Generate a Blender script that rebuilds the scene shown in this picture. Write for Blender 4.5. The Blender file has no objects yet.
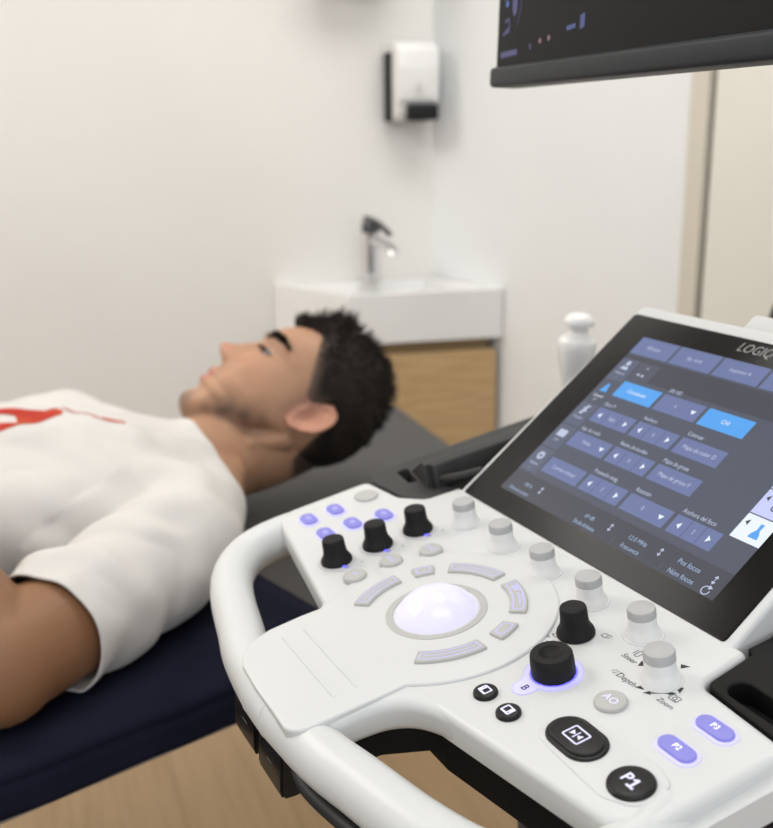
import bpy, bmesh, math, random
from mathutils import Vector, Matrix, noise
from mathutils.bvhtree import BVHTree
random.seed(4)
C = bpy.context.scene.collection
V = Vector
pi = math.pi

# ------------------------------------------------------------------ camera, world, lights, exposure
HC = 1.18                                   # camera height above the floor
PITCH, ROLL, FPX = 0.26959, -0.01285, 1022.6
cp, sp = math.cos(PITCH), math.sin(PITCH)
FWD = V((0, cp, -sp))
_r0, _u0 = V((1, 0, 0)), V((0, sp, cp))
RGT = _r0*math.cos(ROLL) + _u0*math.sin(ROLL)
UPC = _u0*math.cos(ROLL) - _r0*math.sin(ROLL)
LIFT = V((0, 0, HC))
cam_d = bpy.data.cameras.new('camera')
cam = bpy.data.objects.new('camera', cam_d)
C.objects.link(cam)
m = Matrix((RGT, UPC, -FWD)).transposed().to_4x4()
m.translation = LIFT
cam.matrix_world = m
cam_d.sensor_fit = 'AUTO'
cam_d.sensor_width = 36
cam_d.lens = FPX*36/828
cam_d.clip_start = 0.02
cam_d.dof.use_dof = True
cam_d.dof.focus_distance = 0.545
cam_d.dof.aperture_fstop = 8.0
bpy.context.scene.camera = cam

sc = bpy.context.scene
sc.view_settings.view_transform = 'Standard'
sc.view_settings.look = 'None'
sc.view_settings.gamma = 1
sc.view_settings.exposure = 0.10
sc.view_settings.use_curve_mapping = False
try:
    sc.cycles.use_denoising = True
    sc.cycles.max_bounces = 8
except Exception:
    pass
w = bpy.data.worlds.new('daylight')
sc.world = w
w.use_nodes = True
w.node_tree.nodes['Background'].inputs[0].default_value = (0.915, 0.955, 1.0, 1)
w.node_tree.nodes['Background'].inputs[1].default_value = 0.98

def area(name, loc, size, power, col, aim=None):
    d = bpy.data.lights.new(name, 'AREA')
    d.shape = 'RECTANGLE'
    d.size, d.size_y = size
    d.energy = power
    d.color = col
    o = bpy.data.objects.new(name, d)
    C.objects.link(o)
    o.location = loc
    if aim is not None:
        o.rotation_euler = (V(aim) - V(loc)).to_track_quat('-Z', 'Y').to_euler()
    return o
area('ceiling_lamp', (-1.9, 1.45, HC+1.30), (1.2, 1.2), 32, (1.0, 0.965, 0.92))
area('right_wall_fill', (0.35, 1.35, HC+1.30), (1.2, 0.6), 14, (0.99, 0.985, 0.965))  # added fill light that brightens the right wall, not a known fixture
area('ceiling_lamp_door_side', (0.1, 0.0, HC+1.30), (1.2, 0.6), 9, (0.98, 0.99, 1.0))

# ------------------------------------------------------------------ helpers
def rel(v):
    return V(v) + LIFT

def tag(o, label=None, cat=None, group=None, kind=None):
    if label: o['label'] = label
    if cat: o['category'] = cat
    if group: o['group'] = group
    if kind: o['kind'] = kind
    return o

def empty(name, loc):
    o = bpy.data.objects.new(name, None)
    o.empty_display_size = 0.05
    C.objects.link(o)
    o.matrix_world = Matrix.Translation(loc)
    o['_m'] = 1
    del o['_m']
    return o

WORLD = {}                                   # world matrix of each object (avoids depsgraph updates)
def link(o, parent=None, mw=None):
    C.objects.link(o)
    mw = mw or Matrix.Identity(4)
    if parent is not None:
        o.parent = parent
        pm = WORLD.get(parent.name, None)
        if pm is None:
            pm = parent.matrix_basis.copy()
        o.matrix_basis = pm.inverted() @ mw
    else:
        o.matrix_basis = mw
    WORLD[o.name] = mw.copy()
    return o

def root(name, loc):
    o = bpy.data.objects.new(name, None)
    o.empty_display_size = 0.05
    return link(o, None, Matrix.Translation(loc))

def node_mat(name, col, rough=0.5, metal=0.0, spec=0.5, emit=None, estr=1.0, coat=0.0, trans=0.0, sss=0.0):
    mt = bpy.data.materials.new(name)
    mt.use_nodes = True
    b = mt.node_tree.nodes['Principled BSDF']
    b.inputs['Base Color'].default_value = (*col, 1)
    b.inputs['Roughness'].default_value = rough
    b.inputs['Metallic'].default_value = metal
    b.inputs['Specular IOR Level'].default_value = spec
    if coat: b.inputs['Coat Weight'].default_value = coat
    if trans: b.inputs['Transmission Weight'].default_value = trans
    if sss:
        b.inputs['Subsurface Weight'].default_value = sss
        b.inputs['Subsurface Radius'].default_value = (1.0, 0.35, 0.2)
        b.inputs['Subsurface Scale'].default_value = 0.006
    if emit:
        b.inputs['Emission Color'].default_value = (*emit, 1)
        b.inputs['Emission Strength'].default_value = estr
    return mt

def vary(mt, c2, scale=6, detail=4, lo=0.35, hi=0.65, stretch=(1, 1, 1), bump=0.0, bscale=None, dist=0.001, coord='Object'):
    """mix the base colour with c2 by noise, and bump it"""
    nt = mt.node_tree
    N, L = nt.nodes, nt.links
    b = N['Principled BSDF']
    tc = N.new('ShaderNodeTexCoord')
    mp = N.new('ShaderNodeMapping')
    mp.inputs['Scale'].default_value = stretch
    L.new(tc.outputs[coord], mp.inputs['Vector'])
    if c2 is not None:
        nz = N.new('ShaderNodeTexNoise')
        nz.inputs['Scale'].default_value = scale
        nz.inputs['Detail'].default_value = detail
        L.new(mp.outputs[0], nz.inputs['Vector'])
        cr = N.new('ShaderNodeMapRange')
        cr.inputs[1].default_value = lo
        cr.inputs[2].default_value = hi
        L.new(nz.outputs['Fac'], cr.inputs[0])
        mx = N.new('ShaderNodeMix')
        mx.data_type = 'RGBA'
        mx.inputs[6].default_value = b.inputs['Base Color'].default_value
        mx.inputs[7].default_value = (*c2, 1)
        L.new(cr.outputs[0], mx.inputs[0])
        L.new(mx.outputs[2], b.inputs['Base Color'])
    if bump:
        nb = N.new('ShaderNodeTexNoise')
        nb.inputs['Scale'].default_value = bscale or scale
        nb.inputs['Detail'].default_value = 3
        L.new(mp.outputs[0], nb.inputs['Vector'])
        bp = N.new('ShaderNodeBump')
        bp.inputs['Strength'].default_value = bump
        bp.inputs['Distance'].default_value = dist
        L.new(nb.outputs['Fac'], bp.inputs['Height'])
        L.new(bp.outputs[0], b.inputs['Normal'])
    return mt

def mesh_obj(name, verts, faces, mat, parent=None, mw=None, smooth=True, angle=40):
    me = bpy.data.meshes.new(name)
    me.from_pydata([tuple(v) for v in verts], [], faces)
    me.update()
    return finish(name, me, mat, parent, mw, smooth, angle)

def finish(name, me, mat, parent=None, mw=None, smooth=True, angle=40):
    if isinstance(mat, (list, tuple)):
        for x in mat: me.materials.append(x)
    elif mat is not None:
        me.materials.append(mat)
    bm = bmesh.new()
    bm.from_mesh(me)
    bmesh.ops.recalc_face_normals(bm, faces=bm.faces)
    if smooth:
        for f in bm.faces: f.smooth = True
        lim = math.radians(angle)
        for e in bm.edges:
            if len(e.link_faces) == 2 and e.calc_face_angle(0) > lim:
                e.smooth = False
    bm.to_mesh(me)
    bm.free()
    o = bpy.data.objects.new(name, me)
    return link(o, parent, mw)

def frame(o, x, y, z):
    m = Matrix((x.normalized(), y.normalized(), z.normalized())).transposed().to_4x4()
    m.translation = o
    return m
class MB:
    """collects shapes into one mesh (units mm unless k given)"""
    def __init__(self, k=0.001):
        self.v, self.f, self.mi, self.k, self.m = [], [], [], k, 0
    def add(self, verts, faces):
        n = len(self.v)
        self.v += [V(x)*self.k for x in verts]
        self.f += [[i+n for i in q] for q in faces]
        self.mi += [self.m]*len(faces)
        return self
    def bm_add(self, bm):
        bm.verts.index_update()
        return self.add([v.co.copy() for v in bm.verts], [[v.index for v in f.verts] for f in bm.faces])
    def box(self, c, s, bev=0, rot=None, seg=2):
        bm = bmesh.new()
        bmesh.ops.create_cube(bm, size=1)
        for v in bm.verts: v.co = V((v.co.x*s[0], v.co.y*s[1], v.co.z*s[2]))
        if bev: bmesh.ops.bevel(bm, geom=bm.edges[:], offset=bev, segments=seg, affect='EDGES', profile=0.5)
        M = (rot.to_4x4() if rot else Matrix.Identity(4))
        M = Matrix.Translation(c) @ M
        bmesh.ops.transform(bm, matrix=M, verts=bm.verts)
        self.bm_add(bm); bm.free()
        return self
    def prism(self, pts, z0, z1, bev=0, seg=3, both=False, profile=0.5):
        bm = bmesh.new()
        lo = [bm.verts.new((p[0], p[1], z0)) for p in pts]
        hi = [bm.verts.new((p[0], p[1], z1)) for p in pts]
        n = len(pts)
        bm.faces.new(hi); bm.faces.new(lo[::-1])
        for i in range(n):
            bm.faces.new((lo[i], lo[(i+1) % n], hi[(i+1) % n], hi[i]))
        bmesh.ops.recalc_face_normals(bm, faces=bm.faces)
        if bev:
            zt = max(z0, z1)
            ed = [e for e in bm.edges if all(abs(v.co.z-zt) < 1e-6 for v in e.verts)
                  or (both and all(abs(v.co.z-min(z0, z1)) < 1e-6 for v in e.verts))]
            bmesh.ops.bevel(bm, geom=ed, offset=bev, segments=seg, affect='EDGES', profile=profile, clamp_overlap=True)
        self.bm_add(bm); bm.free()
        return self
    def lathe(self, prof, c=(0, 0, 0), n=40, axis=None, flute=None, caps=True):
        vs, fs = [], []
        R = axis.to_track_quat('Z', 'Y').to_matrix() if axis is not None else Matrix.Identity(3)
        for (r, z) in prof:
            for i in range(n):
                a = 2*pi*i/n
                rr = r*(flute(a, z, r) if flute else 1)
                vs.append(R @ V((rr*math.cos(a), rr*math.sin(a), z)) + V(c))
        for j in range(len(prof)-1):
            for i in range(n):
                a, b = j*n+i, j*n+(i+1) % n
                fs.append((a, b, b+n, a+n))
        if caps:
            fs.append(tuple(range(n))[::-1])
            fs.append(tuple(range((len(prof)-1)*n, len(prof)*n)))
        return self.add(vs, fs)
    def tube(self, path, rad, n=20, up=V((0, 0, 1)), cap=True):
        """rad: list of (r_side, r_up) or numbers"""
        vs, fs = [], []
        P = [V(p) for p in path]
        K = len(P)
        for k in range(K):
            t = (P[min(k+1, K-1)] - P[max(k-1, 0)]).normalized()
            s = t.cross(up)
            if s.length < 1e-4: s = t.cross(V((0, 1, 0)))
            s.normalize()
            u = s.cross(t)
            r = rad[k] if isinstance(rad, list) else rad
            ra, rb = r if isinstance(r, (list, tuple)) else (r, r)
            for i in range(n):
                a = 2*pi*i/n
                vs.append(P[k] + s*ra*math.cos(a) + u*rb*math.sin(a))
        for k in range(K-1):
            for i in range(n):
                a, b = k*n+i, k*n+(i+1) % n
                fs.append((a, b, b+n, a+n))
        if cap:
            fs.append(tuple(range(n))[::-1])
            fs.append(tuple(range((K-1)*n, K*n)))
        return self.add(vs, fs)
    def flat(self, pts, z):
        return self.add([(p[0], p[1], z) for p in pts], [list(range(len(pts)))])
    def strip(self, outer, inner, z):
        n = len(outer)
        return self.add([(p[0], p[1], z) for p in outer] + [(p[0], p[1], z) for p in inner],
                        [(i, (i+1) % n, n+(i+1) % n, n+i) for i in range(n)])
    def line(self, pts, wd, z, closed=False):
        q = [V((p[0], p[1])) for p in pts]
        K = len(q)
        A, B = [], []
        for i in range(K):
            a = q[(i-1) % K] if (closed or i > 0) else q[i]
            b = q[(i+1) % K] if (closed or i < K-1) else q[i]
            t = (b-a).normalized()
            nn = V((-t.y, t.x))*wd/2
            A.append(q[i]+nn); B.append(q[i]-nn)
        vs = [(p.x, p.y, z) for p in A] + [(p.x, p.y, z) for p in B]
        fs = [(i, (i+1) % K, K+(i+1) % K, K+i) for i in range(K if closed else K-1)]
        return self.add(vs, fs)
    def text(self, s, x, y, z, size, align='CENTER', shear=0, rot=0, sx=1.0, bold=0.0):
        cu = bpy.data.curves.new('t', 'FONT')
        cu.body = s
        cu.size = size
        cu.align_x = align
        cu.align_y = 'CENTER'
        cu.shear = shear
        cu.resolution_u = 3
        cu.offset = bold
        ob = bpy.data.objects.new('t', cu)
        C.objects.link(ob)
        dg = bpy.context.evaluated_depsgraph_get()
        me = bpy.data.meshes.new_from_object(ob.evaluated_get(dg))
        cr, sr = math.cos(rot), math.sin(rot)
        vs = [(x + (v.co.x*sx)*cr - v.co.y*sr, y + v.co.x*sx*sr + v.co.y*cr, z) for v in me.vertices]
        fs = [list(p.vertices) for p in me.polygons]
        self.add(vs, fs)
        bpy.data.objects.remove(ob)
        bpy.data.curves.remove(cu)
        bpy.data.meshes.remove(me)
        return self
    def build(self, name, mat, parent=None, mw=None, smooth=True, angle=40):
        me = bpy.data.meshes.new(name)
        me.from_pydata([tuple(v) for v in self.v], [], self.f)
        for p, i in zip(me.polygons, self.mi): p.material_index = i
        me.update()
        return finish(name, me, mat, parent, mw, smooth, angle)

def arc(cx, cy, r, a0, a1, n=16):
    return [(cx + r*math.cos(math.radians(a0+(a1-a0)*i/n)), cy + r*math.sin(math.radians(a0+(a1-a0)*i/n))) for i in range(n+1)]
def stadium(cx, cy, L, W, n=10, rot=0.0):
    h = (L-W)/2
    pts = arc(h, 0, W/2, -90, 90, n) + arc(-h, 0, W/2, 90, 270, n)
    c, s = math.cos(rot), math.sin(rot)
    return [(cx + x*c - y*s, cy + x*s + y*c) for x, y in pts]
def rrect(cx, cy, w, h, r, n=5):
    out = []
    for sx, sy, a in ((1, 1, 0), (-1, 1, 90), (-1, -1, 180), (1, -1, 270)):
        out += arc(cx+sx*(w/2-r), cy+sy*(h/2-r), r, a, a+90, n)
    return out
def round_poly(pts, radii, n=6):
    """round the corners of a polygon"""
    out = []
    K = len(pts)
    for i in range(K):
        p, a, b = V(pts[i][:2]), V(pts[i-1][:2]), V(pts[(i+1) % K][:2])
        r = radii[i] if isinstance(radii, (list, tuple)) else radii
        if r <= 0:
            out.append(tuple(p)); continue
        d1, d2 = (a-p).normalized(), (b-p).normalized()
        ang = d1.angle(d2)
        t = min(r/math.tan(ang/2), (a-p).length*0.48, (b-p).length*0.48)
        q1, q2 = p+d1*t, p+d2*t
        for k in range(n+1):
            s = k/n
            out.append(tuple(q1*(1-s)**2 + p*2*s*(1-s) + q2*s*s))
    return out
def smooth_path(pts, n=6):
    """Catmull-Rom through points"""
    P = [V(p) for p in pts]
    out = []
    for i in range(len(P)-1):
        p0, p1, p2, p3 = P[max(i-1, 0)], P[i], P[i+1], P[min(i+2, len(P)-1)]
        for k in range(n):
            t = k/n
            out.append(0.5*((2*p1) + (p2-p0)*t + (2*p0-5*p1+4*p2-p3)*t*t + (3*p1-p0-3*p2+p3)*t**3))
    out.append(P[-1])
    return out
def offset_poly(pts, k):
    """inset a small closed polygon (counter-clockwise) by k"""
    K = len(pts); out = []
    for i in range(K):
        a, p, b = V(pts[i-1]), V(pts[i]), V(pts[(i+1) % K])
        e1, e2 = (p-a), (b-p)
        if e1.length < 1e-6 or e2.length < 1e-6: out.append(tuple(p)); continue
        n1 = V((-e1.y, e1.x)).normalized(); n2 = V((-e2.y, e2.x)).normalized()
        m_ = n1+n2
        if m_.length < 1e-6: out.append(tuple(p + n1*k)); continue
        m_.normalize()
        out.append(tuple(p + m_*(k/max(m_.dot(n1), 0.45))))
    return out
def pillow(mb, pts, z0, z1, rt, rb=0.0, n=6, nb=4):
    """plate whose upper (and lower) rim is a quarter round, from a finely sampled outline"""
    a = sum(pts[i-1][0]*pts[i][1] - pts[i][0]*pts[i-1][1] for i in range(len(pts)))
    if a < 0: pts = pts[::-1]
    lay = []
    if rb:
        for k in range(nb+1):
            t = pi/2*k/nb
            lay.append((rb*(1-math.sin(t)), z0 + rb*(1-math.cos(t))))
    else: lay.append((0, z0))
    for k in range(n+1):
        t = pi/2*k/n
        lay.append((rt*(1-math.cos(t)), z1 - rt*(1-math.sin(t))))
    vs, fs = [], []
    K = len(pts)
    for ins_, z in lay:
        q = offset_poly(pts, ins_) if ins_ > 1e-9 else pts
        vs += [(p[0], p[1], z) for p in q]
    for j in range(len(lay)-1):
        fs += [(j*K+i, j*K+(i+1) % K, (j+1)*K+(i+1) % K, (j+1)*K+i) for i in range(K)]
    fs.append(list(range(K))[::-1]); fs.append([(len(lay)-1)*K+i for i in range(K)])
    return mb.add(vs, fs)
def closed_path(pts, n=5):
    P = [V(p) for p in pts]; K = len(P); out = []
    for i in range(K):
        p0, p1, p2, p3 = P[i-1], P[i], P[(i+1) % K], P[(i+2) % K]
        for k in range(n):
            t = k/n
            q = 0.5*((2*p1) + (p2-p0)*t + (2*p0-5*p1+4*p2-p3)*t*t + (3*p1-p0-3*p2+p3)*t**3)
            out.append((q.x, q.y))
    return out
def lerp(tab, x):
    if x <= tab[0][0]: return tab[0][1]
    for (a, b), (c, d) in zip(tab, tab[1:]):
        if x <= c:
            t = (x-a)/(c-a)
            return b + (d-b)*t
    return tab[-1][1]
def hermite(tab, x):
    n = len(tab)
    if x <= tab[0][0]: return tab[0][1]
    if x >= tab[-1][0]: return tab[-1][1]
    for i in range(n-1):
        if x <= tab[i+1][0]:
            break
    x0, y0 = tab[i]; x1, y1 = tab[i+1]
    h = x1-x0
    d = (y1-y0)/h
    dl = (y0-tab[i-1][1])/(x0-tab[i-1][0]) if i > 0 else d
    dr = (tab[i+2][1]-y1)/(tab[i+2][0]-x1) if i < n-2 else d
    m0 = 0 if dl*d <= 0 else 2*dl*d/(dl+d)
    m1 = 0 if dr*d <= 0 else 2*dr*d/(dr+d)
    t = (x-x0)/h
    return (2*t**3-3*t*t+1)*y0 + (t**3-2*t*t+t)*h*m0 + (-2*t**3+3*t*t)*y1 + (t**3-t*t)*h*m1

# ------------------------------------------------------------------ materials
M = {}
M['wall_warm'] = vary(node_mat('warm_white_paint', (0.835, 0.815, 0.78), 0.75, spec=0.2), (0.855, 0.835, 0.80), 3, bump=0.06, bscale=240, dist=0.0006)
M['wall_cool'] = vary(node_mat('cool_white_paint', (0.82, 0.83, 0.83), 0.7, spec=0.25), (0.84, 0.85, 0.85), 3, bump=0.06, bscale=240, dist=0.0006)
M['ceiling'] = vary(node_mat('ceiling_paint', (0.82, 0.81, 0.79), 0.8, spec=0.1), (0.84, 0.83, 0.81), 4)
M['door'] = vary(node_mat('cream_door_paint', (0.78, 0.76, 0.69), 0.5, spec=0.3), (0.80, 0.78, 0.71), 3)
M['trim'] = node_mat('beige_trim', (0.66, 0.61, 0.52), 0.5)
M['seam'] = node_mat('door_gap', (0.16, 0.155, 0.12), 0.8)
M['white'] = vary(node_mat('white_plastic', (0.640, 0.650, 0.645), 0.36, spec=0.4), None, bump=0.03, bscale=900, dist=0.0003)
M['white_knob'] = node_mat('white_knob_plastic', (0.79, 0.79, 0.775), 0.4, spec=0.4)
M['black'] = vary(node_mat('black_plastic', (0.007, 0.007, 0.007), 0.36, spec=0.3), None, bump=0.06, bscale=700, dist=0.0003)
M['rubber'] = vary(node_mat('black_rubber', (0.009, 0.009, 0.009), 0.6, spec=0.25), None, bump=0.1, bscale=900, dist=0.0003)
M['under'] = node_mat('black_underside', (0.009, 0.009, 0.009), 0.7, spec=0.15)
M['char'] = vary(node_mat('charcoal_plastic', (0.036, 0.036, 0.035), 0.55, spec=0.35), None, bump=0.08, bscale=700, dist=0.0003)
M['grey'] = vary(node_mat('grey_rubber_key', (0.47, 0.465, 0.45), 0.5, spec=0.3), None, bump=0.04, bscale=700, dist=0.0003)
M['capgrey'] = node_mat('grey_cap', (0.44, 0.44, 0.435), 0.45, spec=0.35)
M['halo'] = node_mat('translucent_halo', (0.58, 0.575, 0.59), 0.35)
M['groove'] = node_mat('shadow_groove_plastic', (0.42, 0.42, 0.40), 0.6)
M['lilac'] = node_mat('lilac_backlight', (0.4, 0.4, 0.6), 0.4, emit=(0.50, 0.47, 1.0), estr=0.55)
M['lilac_key'] = node_mat('lilac_lit_key', (0.17, 0.17, 0.36), 0.45, emit=(0.18, 0.16, 0.75), estr=0.45)
M['lilac_rim'] = node_mat('lilac_lit_rim', (0.46, 0.45, 0.60), 0.4, emit=(0.50, 0.46, 1.0), estr=0.50)
M['lilac_line'] = node_mat('lilac_lit_line', (0.40, 0.40, 0.6), 0.4, emit=(0.36, 0.34, 0.9), estr=0.42)
M['lilac_soft'] = node_mat('lilac_soft_mark', (0.5, 0.5, 0.6), 0.4, emit=(0.66, 0.64, 1.0), estr=0.55)
M['ball'] = node_mat('lit_trackball', (0.50, 0.49, 0.58), 0.22, spec=0.4, emit=(0.80, 0.76, 1.0), estr=0.42)
M['glow_white'] = node_mat('white_lit_mark', (0.8, 0.8, 0.9), 0.4, emit=(0.86, 0.84, 1.0), estr=0.9)
M['blue_led'] = node_mat('blue_led', (0.1, 0.1, 0.4), 0.4, emit=(0.12, 0.10, 1.0), estr=1.6)
M['ink'] = node_mat('black_print', (0.03, 0.03, 0.03), 0.6)
M['glass_black'] = vary(node_mat('black_glass', (0.008, 0.008, 0.0078), 0.2, spec=0.13), None, bump=0.02, bscale=200, dist=0.0002)
def scr(name, col, s=1.0):
    return node_mat(name, (0.01, 0.01, 0.012), 0.24, spec=0.22, emit=col, estr=s)
M['s_bg'] = scr('screen_slate', (0.088, 0.098, 0.130))
M['s_bg2'] = scr('screen_dark_slate', (0.068, 0.070, 0.088))
M['s_mid'] = scr('screen_panel', (0.108, 0.122, 0.180))
M['s_btn'] = scr('screen_button', (0.150, 0.185, 0.355))
M['s_btn2'] = scr('screen_button_line', (0.080, 0.104, 0.205))
M['s_blue'] = scr('screen_blue_button', (0.095, 0.36, 0.82))
M['s_txt'] = scr('screen_text', (0.50, 0.55, 0.72))
M['s_wht'] = scr('screen_white', (0.80, 0.86, 0.98))
M['s_lil'] = scr('screen_pale_tab', (0.56, 0.60, 0.92))
M['s_lbl'] = scr('screen_blue_text', (0.36, 0.48, 0.68))
M['logo'] = node_mat('logo_print', (0.30, 0.29, 0.28), 0.4)
M['chrome'] = node_mat('chrome', (0.75, 0.75, 0.76), 0.12, metal=1.0)
M['ceramic'] = node_mat('white_ceramic', (0.84, 0.835, 0.82), 0.12, spec=0.5)
M['oak'] = vary(node_mat('light_oak', (0.56, 0.39, 0.205), 0.5, spec=0.3), (0.47, 0.31, 0.15), 5, 6, 0.35, 0.7, stretch=(2.0, 2.0, 16))
M['oak_shaded'] = node_mat('oak_gap_shade', (0.26, 0.18, 0.09), 0.6)  # darkened copy of the oak: shade of the gap put into the colour
M['towel'] = node_mat('dispenser_grey', (0.62, 0.61, 0.58), 0.5)
M['navy'] = vary(node_mat('navy_fabric', (0.0085, 0.009, 0.020), 0.9, spec=0.08), (0.012, 0.0125, 0.026), 14, bump=0.25, bscale=60, dist=0.002)
M['vinyl'] = vary(node_mat('charcoal_vinyl', (0.050, 0.048, 0.046), 0.52, spec=0.35), (0.057, 0.055, 0.052), 9, bump=0.15, bscale=500, dist=0.0004)
M['steel'] = node_mat('grey_steel', (0.35, 0.35, 0.35), 0.4, metal=0.6)
M['cotton'] = vary(node_mat('white_cotton', (0.605, 0.580, 0.552), 0.9, spec=0.1), (0.625, 0.60, 0.572), 10, bump=0.12, bscale=90, dist=0.002)
M['red'] = vary(node_mat('red_print', (0.42, 0.040, 0.028), 0.8, spec=0.1), (0.48, 0.075, 0.035), 30)
M['denim'] = vary(node_mat('dark_denim', (0.035, 0.045, 0.075), 0.85, spec=0.1), (0.05, 0.06, 0.09), 20, bump=0.2, bscale=200)
M['shoe'] = node_mat('grey_shoe', (0.2, 0.2, 0.2), 0.7)
M['lash'] = node_mat('dark_lash', (0.018, 0.012, 0.009), 0.7)
M['eye'] = node_mat('eye_white', (0.40, 0.36, 0.33), 0.2)
M['iris'] = node_mat('dark_iris', (0.03, 0.018, 0.01), 0.1)

def wood_floor():
    mt = node_mat('oak_laminate', (0.48, 0.345, 0.205), 0.42, spec=0.35)
    nt = mt.node_tree; N, L = nt.nodes, nt.links
    b = N['Principled BSDF']
    tc = N.new('ShaderNodeTexCoord'); mp = N.new('ShaderNodeMapping')
    mp.inputs['Rotation'].default_value = (0, 0, math.radians(70))
    L.new(tc.outputs['Object'], mp.inputs['Vector'])
    br = N.new('ShaderNodeTexBrick')
    br.inputs['Color1'].default_value = (0.355, 0.245, 0.140, 1)
    br.inputs['Color2'].default_value = (0.385, 0.268, 0.155, 1)
    br.inputs['Mortar'].default_value = (0.28, 0.19, 0.105, 1)
    br.inputs['Scale'].default_value = 1.0
    br.inputs['Mortar Size'].default_value = 0.0015
    br.inputs['Brick Width'].default_value = 1.25
    br.inputs['Row Height'].default_value = 0.19
    L.new(mp.outputs[0], br.inputs['Vector'])
    m2 = N.new('ShaderNodeMapping'); m2.inputs['Scale'].default_value = (2.2, 30, 1)
    L.new(mp.outputs[0], m2.inputs['Vector'])
    nz = N.new('ShaderNodeTexNoise'); nz.inputs['Scale'].default_value = 2.0; nz.inputs['Detail'].default_value = 6
    L.new(m2.outputs[0], nz.inputs['Vector'])
    mx = N.new('ShaderNodeMix'); mx.data_type = 'RGBA'; mx.blend_type = 'MULTIPLY'
    cr = N.new('ShaderNodeMapRange'); cr.inputs[1].default_value = 0.45; cr.inputs[2].default_value = 0.75
    cr.inputs[3].default_value = 0.0; cr.inputs[4].default_value = 0.5
    L.new(nz.outputs['Fac'], cr.inputs[0]); L.new(cr.outputs[0], mx.inputs[0])
    L.new(br.outputs['Color'], mx.inputs[6]); mx.inputs[7].default_value = (0.72, 0.66, 0.6, 1)
    L.new(mx.outputs[2], b.inputs['Base Color'])
    return mt
M['floor'] = wood_floor()

# ------------------------------------------------------------------ room
cor = V((0.114, 2.41))
bd = V((math.cos(math.radians(13)), math.sin(math.radians(13))))          # along the back wall (to the right)
bn = V((bd.y, -bd.x))                                                       # its normal into the room
rd = V((math.cos(math.radians(-55.5)), math.sin(math.radians(-55.5))))         # along the right wall, towards the camera
rn = V((rd.y, -rd.x))
if rn.x > 0: rn = -rn
TOP = 1.36
def slab(name, a, b, th, z0, z1, mat, nrm):
    """upright slab from a to b (plan), its face on the line a-b, thickness away from the room"""
    q = [a, b, b - nrm*th, a - nrm*th]
    mb = MB(1.0)
    mb.prism([(p.x, p.y) for p in q], z0, z1)
    o = mb.build(name, mat, None, Matrix.Translation(LIFT), smooth=False)
    o['kind'] = 'structure'
    return o
bl_end = cor - bd*3.4
r_end = cor + rd*3.3
slab('wall_back', bl_end, cor + bd*0.25, 0.1, -HC, TOP, M['wall_warm'], bn)
DOOR0 = 0.729                                    # where the door frame starts along the right wall
slab('wall_right', cor, cor + rd*DOOR0, 0.1, -HC, TOP, M['wall_cool'], rn)
slab('trim_1', cor + rd*DOOR0 + rn*0.008, cor + rd*(DOOR0+0.036) + rn*0.008, 0.10, -HC, TOP, M['trim'], rn)
slab('trim_2', cor + rd*(DOOR0+0.036) - rn*0.012, cor + rd*(DOOR0+0.046) - rn*0.012, 0.08, -HC, TOP, M['seam'], rn)
dr = slab('door_1', cor + rd*(DOOR0+0.046), cor + rd*(DOOR0+0.95), 0.045, -HC+0.006, TOP-0.3, M['door'], rn)
slab('trim_3', cor + rd*(DOOR0+0.046), cor + rd*(DOOR0+0.95), 0.1, TOP-0.3, TOP, M['door'], rn)
slab('wall_entrance', cor + rd*(DOOR0+0.95), r_end, 0.1, -HC, TOP, M['wall_cool'], rn)
slab('wall_left', bl_end - bd*0.0, bl_end + bn*3.4, 0.1, -HC, TOP, M['wall_warm'], bd)
mb = MB(1.0); mb.box((-0.8, 0.6, -HC-0.05), (7.5, 7.5, 0.1))
tag(mb.build('floor', M['floor'], None, Matrix.Translation(LIFT), False), kind='structure')
mb = MB(1.0); mb.box((-0.9, 1.2, TOP+0.05), (5.6, 3.6, 0.1))
tag(mb.build('ceiling', M['ceiling'], None, Matrix.Translation(LIFT), False), kind='structure')

# ------------------------------------------------------------------ washbasin, vanity, faucet, dispensers
BL, BR = cor - bd*0.38, cor
FL, FR = V((-0.075, 2.12)), None
t_ = None
# front edge from FL parallel to the back wall until it meets the right wall
den = bd.x*(-rd.y) - bd.y*(-rd.x)
dx, dy = cor - FL
s_ = (dx*(-rd.y) - dy*(-rd.x))/den
FR = FL + bd*s_
cen = (BL+BR+FL+FR)/4
def ins(p, k, dz=0):
    return V(p) + (cen-V(p)).normalized()*k
SK0, SK1 = -0.435, -0.33
eps = 0.002
ring = [BL + bn*eps, BR + bn*eps*2 - rd*0 + rn*eps, FR + rn*eps, FL]
out = round_poly([tuple(p) for p in ring], [0.004, 0.002, 0.006, 0.012], 4)
def shrink(pts, k):
    return [tuple(V(p) + (cen - V(p))*k) for p in pts]
mb = MB(1.0)
n = len(out)
r_in = shrink(out, 0.16); r_bot = shrink(out, 0.34)
vs = [(p[0], p[1], SK0) for p in out] + [(p[0], p[1], SK1) for p in out] + [(p[0], p[1], SK1) for p in r_in] + [(p[0], p[1], SK1-0.075) for p in r_bot]
fs = [list(range(n))[::-1], [3*n+i for i in range(n)]]
for k in range(3):
    fs += [(k*n+i, k*n+(i+1) % n, (k+1)*n+(i+1) % n, (k+1)*n+i) for i in range(n)]
mb.add(vs, fs)
basin = mb.build('washbasin', M['ceramic'], None, Matrix.Translation(LIFT), True, 30)
tag(basin, 'white ceramic washbasin with a thick straight front in the room corner', 'sink')

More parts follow.
